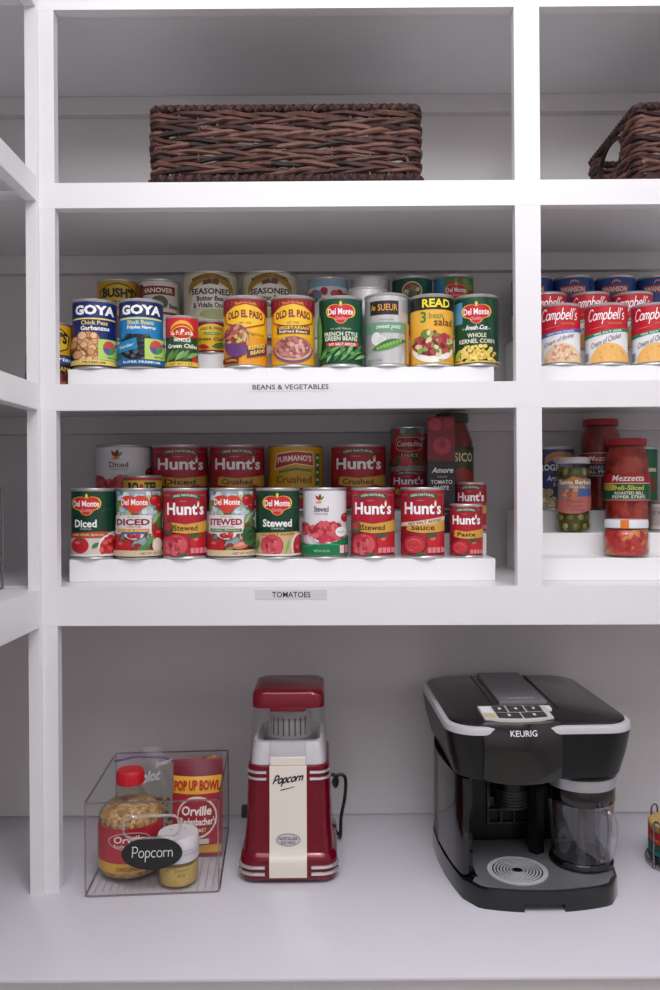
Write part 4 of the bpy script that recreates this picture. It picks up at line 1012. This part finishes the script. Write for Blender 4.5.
for z in (.158, .168):
    for sx in (-1, 1):
        m = MB()
        k = (z - .046) / .13; hw = .0665 - .0025 * (z - .09) / .086; f = face_y(z)
        pts = [q for q in rrect(hw + .0005, .073 - .005 * k, .02, z, 0, f + .0728 - .005 * k, 10) if q[1] < -.02 and sx * q[0] > .034]
        pts = sorted(pts, key=lambda q: math.atan2(q[1] + .02, sx * q[0])); m.tube([(sx * .034, f - .0006, z)] + pts, .0022, CHR, 8); m.build('chrome_stripe', pm)
DOME = clear('ffffff', .6, .05, .07)
m = MB(); m.loft([sec(.0615, -.0635, .0675, .018, .1785), sec(.0565, -.0585, .060, .018, .2665)], DOME, False, False); m.build('clear_dome', pm)
m = MB()                                              # popping chamber seen through the dome
m.loft([sec(.0598, -.0615, .0655, .017, .1783), sec(.0575, -.0590, .0625, .017, .200), sec(.055, -.056, .060, .017, .2125), sec(.050, -.050, .055, .016, .2135), sec(.044, -.044, .049, .015, .196)], mat('e2e0e4', .3, .3, bump=.8, scale=45), True, False)
m.build('popping_chamber', pm)
m = MB(); m.lathe([(.036, .206), (.036, .246), (.033, .25)], mat('c4c2c6', .35, .3), 36, cy=.012)
for k in range(7):
    a = radians(-90 + (k - 3) * 15); x, y = .0363 * cos(a), .012 + .0363 * sin(a); m.tube([(x, y, .212), (x, y, .240)], .0014, mat('3a363a', .6), 5)
m.build('vent_cylinder', pm)
m = MB(); ch = clear('ffffff', .5, .06, .05)
m.box(-.0285, -.0270, -.066, -.030, .1785, .247, ch); m.box(.0270, .0285, -.066, -.030, .1785, .247, ch); m.box(-.0285, .0285, -.0655, -.064, .193, .247, ch); m.box(-.0285, .0285, -.066, -.030, .2475, .249, ch)
m.box(-.0285, .0285, -.0655, -.0625, .1783, .1915, CREAM, .001, 1); m.build('chute', pm)
m = MB(); m.loft([sec(.0575, -.0605, .062, .018, .2668), sec(.0575, -.0605, .062, .018, .269), sec(.0568, -.059, .0605, .018, .286), sec(.0550, -.0565, .058, .018, .2905), sec(.050, -.050, .052, .016, .293)], RED_)
m.box(-.028, .028, -.0635, -.055, .262, .2685, RED_, .0015, 2); m.build('lid', pm)
m = MB()
for sx in (-1, 1):
    for sy in (-.062, .062): m.lathe([(.009, 0), (.010, .001), (.010, .0065)], mat('b8a8a4', .5), 20, cx=sx * .052, cy=sy)
m.build('rubber_feet', pm)
m = MB(); m.box(-.0815, -.0695, .0, .016, .069, .087, mat('1a1a1c', .4), .002, 2); m.build('switch', pm)
m = MB()
m.tube(smooth([(.056, .064, .118), (.073, .066, .116), (.078, .066, .106), (.075, .066, .096), (.072, .066, .106), (.080, .067, .116), (.090, .067, .114), (.0925, .066, .100), (.090, .062, .075), (.084, .060, .045), (.083, .068, .012), (.081, .090, .0035), (.06, .115, .0032), (0, .135, .0032)]), .0030, mat('141416', .45), 8)
m.build('cord', pm)
# ------------------------------------------------------------------ coffee machine
BLACK = mat('0b0b0c', .12, coat=.3); SATIN = mat('0c0c0d', .32, spec=.35); SILV = mat('c9c9cc', .28, .75); GREY = mat('4b4a4d', .38, .3)
kf = thing('coffee_machine', 'black and silver pod coffee machine with a drip tray', 'coffee maker', (.306, .1, 0), .03)
XC = -.030
SIDE = [(-.150, .108), (-.125, .1165), (-.09, .124), (-.05, .130), (0, .1335), (.05, .1325), (.09, .125), (.12, .111), (.14, .092), (.15, .07)]
def hwid(y):
    for (ya, wa), (yb, wb) in zip(SIDE, SIDE[1:]):
        if y <= yb: return wa + (wb - wa) * (y - ya) / (yb - ya)
    return SIDE[-1][1]
def front(x): return -.150 - .020 * (1 - (x / .108) ** 2)
def base_poly(inset=0., notch=False):
    p = []; n = 24; w = .108 - inset
    for k in range(n + 1):
        x = w * (-1 + 2 * k / n); t = abs(x) / w; p.append((x, front(x) + inset + .012 * max(0, t - .86) / .14 * max(0, t - .86) / .14))
    if notch:
        q = []; done = False
        for x, y in p:
            if -.035 <= x <= .024:
                if not done: q += [(-.035, front(-.035)), (-.035, front(-.035) + .022), (.024, front(.024) + .022), (.024, front(.024))]; done = True
            else: q.append((x, y))
        p = q
    ys = [y for y, _ in SIDE[1:]]
    return p + [(hwid(y) - inset, y) for y in ys] + [(-hwid(y) + inset, y) for y in ys[::-1]]
m = MB(); m.prism(base_poly(.0, notch=True), 0, .011, BLACK); m.prism(base_poly(), .0110, .030, BLACK, .002); m.build('base', kf, ang=30)
TRAY = mat('7c7b80', .3, .3)
m = MB(); pts = [q for q in base_poly(.005) if q[1] < -.001 and (q[0] > 0 or q[1] < -.13)] + [(.128, -.001), (-.0935, -.001), (-.0935, -.1165), (-.098, -.125)]
m.prism(pts, .0302, .0325, TRAY, .0008)
m.box(-.0835 + XC + .01, -.0735 + XC + .01, -.126, -.118, .0325, .0331, SATIN, .0002, 1); m.build('drip_tray', kf)
m = MB()
for k in range(9): m.lathe([(.0450 - .0048 * k, 0), (.0450 - .0048 * k, .0012), (.0426 - .0048 * k, .0012), (.0426 - .0048 * k, .0006)], mat('cfced3', .35, .2), 48, cx=XC, cy=-.110, z0=.0326, cap1=(k == 8))
m.lathe([(.0065, 0), (.0065, .0016)], mat('060606', .5), 24, cx=XC, cy=-.110, z0=.0326); m.build('drip_grate', kf)
# body: rear block, left cheek, divider
ys = [.0005, .03, .06, .09, .12, .14, .15]
m = MB(); m.prism([(hwid(y) - .004, y) for y in ys] + [(-hwid(y) + .002, y) for y in ys[::-1]], .0302, .176, SATIN)
yc = [-.112, -.09, -.06, -.03, 0]
m.prism([(-hwid(y) + .002, y) for y in yc[::-1]] + [(-.1135, -.118), (-.106, -.121), (-.099, -.115)] + [(-.095, -.09), (-.095, 0)], .0327, .1765, BLACK)
m.build('body', kf, ang=30)
m = MB(); m.prism([(.012, -.0002), (.005, -.050), (.014, -.060), (.028, -.052), (.036, -.0002)], .0327, .175, SATIN); m.build('divider', kf, ang=30)
# brew spout and grille
XG = -.018
m = MB()
m.lathe([(.027, .1765), (.027, .106), (.024, .101), (.012, .099)], SATIN, 36, cx=XG, cy=-.030)
for k in range(6): m.lathe([(.0276, .130 - .005 * k), (.0276, .128 - .005 * k)], mat('3a3a3d', .3), 36, cx=XG, cy=-.030)
for k in range(4): m.box(XG - .034 + .0215 * k, XG - .0305 + .0215 * k, -.006, -.0003, .060, .128, mat('2b2b2e', .3))
for z in (.060, .082, .102): m.box(XG - .034, XG + .034, -.0065, -.0003, z, z + .003, mat('2b2b2e', .3))
m.build('brew_spout', kf)
# head
XH = .003
def hs(hw, f, b, r, z): return rrect(hw, (b - f) / 2, r, z, XH, (b + f) / 2, 9)
m = MB(); m.loft([hs(.118, -.128, .155, .04, .1765), hs(.127, -.136, .16, .042, .181), hs(.136, -.143, .165, .045, .215), hs(.1415, -.147, .166, .046, .2490)], SATIN); m.build('head', kf)
m = MB(); m.loft([hs(.1417, -.1474, .1662, .046, .2491), hs(.1422, -.148, .1665, .046, .2515), hs(.1410, -.1468, .1655, .046, .2585), hs(.1375, -.1435, .163, .044, .2605), hs(.133, -.139, .16, .042, .2605)], mat('dcdce1', .3, .35)); m.build('silver_band', kf)
m = MB(); m.loft([hs(.1345, -.1405, .161, .043, .2608), hs(.1335, -.1395, .1605, .043, .2635), hs(.124, -.130, .152, .04, .2662)], BLACK); 
m.build('top_cover', kf)
# fascia with the name
def fas(x, z, off=0):
    t = max(0, (z - .176) / .0885); y = -.160 + .05 * max(0, t - .62) ** 1.5 + 2.6 * (x * x) + .01 * (1 - t) ** 2
    return (XC + x, y - off, z)
m = MB(); nx, nz = 20, 18; HWF = .0575; vs = []; fs = []
for j in range(nz + 1):
    for i in range(nx + 1): vs.append(fas(-HWF + 2 * HWF * i / nx, .1785 + .0052 * (1 - j / nz) * (-1 + 2 * i / nx) ** 2 + .0865 * j / nz - .002 * (abs(-1 + 2 * i / nx) < .95) * (j == 0)))
S = len(vs)
for j in range(nz + 1):
    for i in range(nx + 1): q = vs[j * (nx + 1) + i]; vs.append((q[0], -.11, q[2]))
for j in range(nz):
    for i in range(nx): a = j * (nx + 1) + i; fs += [(a, a + 1, a + nx + 2, a + nx + 1), (S + a, S + a + nx + 1, S + a + nx + 2, S + a + 1)]
edge = [i for i in range(nx + 1)] + [j * (nx + 1) + nx for j in range(1, nz + 1)] + [nz * (nx + 1) + i for i in range(nx - 1, -1, -1)] + [j * (nx + 1) for j in range(nz - 1, 0, -1)]
for a, b_ in zip(edge, edge[1:] + edge[:1]): fs.append((a, S + a, S + b_, b_))
m.add(vs, fs, BLACK)
p = Print(m, 1, 1, 0, mapf=fas); p.du = .004; p.off = .0007
p.raw([[(-.020 + q[0] * .039, .2490 + q[1] * .0082) for q in tr] for tr in text2d('KEURIG', .005)], mat('e8e8ec', .4))
m.build('fascia', kf)
# button panel on the sloping edge
def incl(x, t, off):           # t 0 front .. 1 rear
    return (XC + x, -.138 + .062 * t + 4 * x * x * (1 - t) , .2655 + .0045 * t + off)
def pan(x0, x1, t0, t1, off, mt, m):
    vs = []; n = 8
    for k in range(n + 1):
        x = x0 + (x1 - x0) * k / n; vs += [incl(x, t0, off), incl(x, t1, off), incl(x, t1, -.001), incl(x, t0, -.001)]
    fs = []
    for k in range(n):
        a = 4 * k; fs += [(a, a + 4, a + 5, a + 1), (a + 1, a + 5, a + 6, a + 2), (a + 3, a + 2, a + 6, a + 7), (a, a + 3, a + 7, a + 4)]
    fs += [(0, 1, 2, 3), (4 * n, 4 * n + 3, 4 * n + 2, 4 * n + 1)]; m.add(vs, fs, mt)
m = MB(); pan(-.052, .052, 0, 1, .003, mat('d4d0c8', .35), m); pan(.0521, .060, .68, .98, .003, mat('e6e6e8', .35), m); pan(-.050, -.034, .08, .4, .0034, mat('c8bc98', .4), m); pan(-.050, -.034, .5, .92, .0034, mat('eeeef0', .4), m); m.build('control_panel', kf, smooth=False)
BT = mat('3a3a3e', .35)
for (xa, xb, ta, tb) in ((-.031, -.012, .54, .93), (-.009, .016, .54, .93), (.019, .043, .54, .93), (-.031, .004, .10, .46), (.007, .043, .10, .46)):
    m = MB(); pan(xa, xb, ta, tb, .0042, BT, m); xm = (xa + xb) / 2; tm = (ta + tb) / 2; pan(xm - .002, xm + .002, tm - .06, tm + .06, .0046, mat('e8e4e0', .4), m); m.build('button', kf, smooth=False)
# grey lid strip
def topz(y): return .2672
m = MB(); q = [(-.040, -.046), (.036, -.046), (.043, .155), (-.033, .155)]
m.prism(q, .2662, .2712, mat('85848a', .3, .2), .0012)
p = Print(m, 1, 1); p.mapf = lambda u, z, off: (u, z, .27135 + off); p.du = 1; p.off = .0001
p.raw([[(-.024 + q_[0] * .046, -.030 + q_[1] * .010) for q_ in tr] for tr in text2d('LAVAZZA', .01)], mat('d8d8dc', .4)); m.build('pod_lid', kf, smooth=False)
m = MB()
for xa in (-.052, .046): m.tube([(xa, -.07, .2660), (xa + .007, .15, .2660)], .0015, mat('050505', .4), 6)
m.build('lid_groove', kf)
# milk pitcher
c_, s_ = cos(.03), sin(.03); plx, ply = .078, -.078
pw = (.306 + plx * c_ - ply * s_, .1 + plx * s_ + ply * c_, .0328)
mp = thing('milk_pitcher', 'clear milk pitcher with black and silver rings docked under the coffee machine', 'pitcher', pw, .03)
m = MB(); m.lathe([(.046, 0), (.0485, .001), (.0485, .006), (.0455, .010), (.043, .010)], BLACK, 48); m.build('base_ring', mp)
m = MB(); prof = [(.0435, .0102), (.0445, .013), (.0470, .060), (.0500, .098)]
m.lathe(prof, clear('d6d6da', .6, .04, .10), 48, cap1=False); m.build('pitcher_body', mp)
m = MB(); m.lathe([(.0505, .0985), (.0515, .100), (.0515, .120), (.0505, .1215), (.03, .122)], BLACK, 48); m.build('lid', mp)
m = MB(); m.lathe([(.0500, .1222), (.0525, .1225), (.0535, .139), (.0525, .1395)], mat('b4b4b8', .3, .6), 48); m.build('silver_collar', mp)
m = MB(); a0 = radians(-68)
def hp(r, z): return (r * cos(a0), r * sin(a0), z)
m.tube([hp(.049, .092), hp(.062, .094), hp(.068, .084), hp(.0685, .06), hp(.064, .038), hp(.056, .022), hp(.046, .018)], [.004, .006, .0075, .0075, .007, .005, .004], clear('eeeef2', .9, .05, .22), 12); m.build('handle', mp)
m = MB(); m.lathe([(.006, .0103), (.007, .012), (.004, .03), (.004, .09)], mat('3a3a3c', .3), 16); m.build('whisk', mp)

# ------------------------------------------------------------------ coasters in a wire holder
cx, cy = at(682, 850, .078)[0], .078
hd = thing('coaster_holder', 'chrome wire holder with a stack of coloured coasters at the right edge', 'coaster holder', (cx, cy, 0), 0)
WIRE = mat('8a8a8e', .25, .8); m = MB()
m.tube([(.055 * cos(2 * pi * k / 40), .055 * sin(2 * pi * k / 40), .0075) for k in range(40)], .0016, WIRE, 8, closed=True)
for k in range(4):
    a = radians(198 + 90 * k); m.ball((.055 * cos(a), .055 * sin(a), .0035), .0035, WIRE)
m.tube([(-.055, 0, .0075), (.055, 0, .0075)], .0014, WIRE, 6); m.tube([(0, -.055, .0075), (0, .055, .0075)], .0014, WIRE, 6)
m.build('ring_base', hd)
for k in range(4):
    a = radians(206 + 90 * k); m = MB()
    ux, uy = cos(a), sin(a); tx, ty = -uy, ux; R_ = .0555
    m.tube([(ux * R_ - tx * .007, uy * R_ - ty * .007, .0075), (ux * R_ - tx * .007, uy * R_ - ty * .007, .070)] + [(ux * R_ - tx * .007 * cos(b), uy * R_ - ty * .007 * cos(b), .070 + .007 * sin(b)) for b in (.5, 1.0, 1.57, 2.1, 2.6)] + [(ux * R_ + tx * .007, uy * R_ + ty * .007, .070), (ux * R_ + tx * .007, uy * R_ + ty * .007, .0075)], .0016, WIRE, 8)
    m.build('wire_post', hd)
def coaster(k, edge, label):
    t = thing('coaster', label, 'coaster', (cx, cy, .0096 + .0095 * k), 0, 'coasters stacked in the wire holder')
    m = MB(); m.lathe([(.050, 0), (.0515, .0015), (.0515, .0070), (.050, .0085)], mat(edge, .5), 48); m.build('rim', t)
    m = MB(); m.lathe([(.0485, .0086), (.0485, .0091), (.044, .0091)], mat('c8a468', .7, var=.15, scale=90), 48); m.build('cork_face', t)
coaster(0, '1c2422', 'black coaster, lowest in the wire holder')
coaster(1, '1f6f7a', 'teal-rimmed coaster on the black one in the wire holder')
coaster(2, '2f5a48', 'dark green coaster between the teal and orange-red ones')
coaster(3, 'd2502f', 'orange-red coaster in the middle of the wire holder stack')
coaster(4, 'c2283a', 'crimson coaster second from the top of the wire holder')
coaster(5, 'b8935a', 'tan cork coaster on top of the wire holder stack')
# ------------------------------------------------------------------ bin on the side shelf
sb = thing('acrylic_bin', 'clear acrylic bin on the side shelf, only its edge showing at the left', 'bin', (-.497, -.008, SH[2][0]), 0)
SP = clear('f6f6f8', .35, .05, .03); DK = mat('6e6a6c', .3)
m = MB(); m.box(-.20, 0, -.25, 0, .0008, .003, SP); m.box(-.003, 0, -.25, 0, .003, .155, SP); m.box(-.2, -.197, -.25, 0, .003, .155, SP); m.box(-.197, -.003, -.003, 0, .003, .155, SP); m.box(-.197, -.003, -.25, -.247, .003, .155, SP); m.build('tray_body', sb)
m = MB(); m.tube([(0, -.25, .155), (0, 0, .155), (-.2, 0, .155), (-.2, -.25, .155)], .0018, DK, 6, closed=True); m.tube([(0, 0, .002), (0, 0, .155)], .0018, DK, 6); m.tube([(0, -.25, .002), (0, 0, .002)], .0018, DK, 6); m.build('rim', sb)
# ------------------------------------------------------------------ the lowest shelf hangs a touch out of level: it and all it carries turn together
SZ = SH[2][0]; TM = Matrix.Translation((-.07, 0, SZ)) @ Matrix.Rotation(.0042, 4, 'Y') @ Matrix.Translation((.07, 0, -SZ))
for o in list(bpy.data.objects):
    if o.type in ('LIGHT', 'CAMERA'): continue
    if o.parent is None and o.get('kind') == 'thing' and SZ - .0005 <= o.location.z < SH[1][0] - .06 and o.name[:8] != 'shelving' and o.name[:11] != 'acrylic_bin':
        o.matrix_world = TM @ o.matrix_basis
for o in unit.children:
    zz = [v.co.z for v in o.data.vertices]
    if o.name.startswith(('shelf_board', 'face_trim', 'wall_cleat')) and SH[2][1] - .02 < min(zz) and max(zz) < SZ + .01:
        o.data.transform(TM)
for o in bpy.data.objects:
    if o.parent is None and o.name.startswith('shelf_label') and 'tomato' in o['label']: o.matrix_world = TM
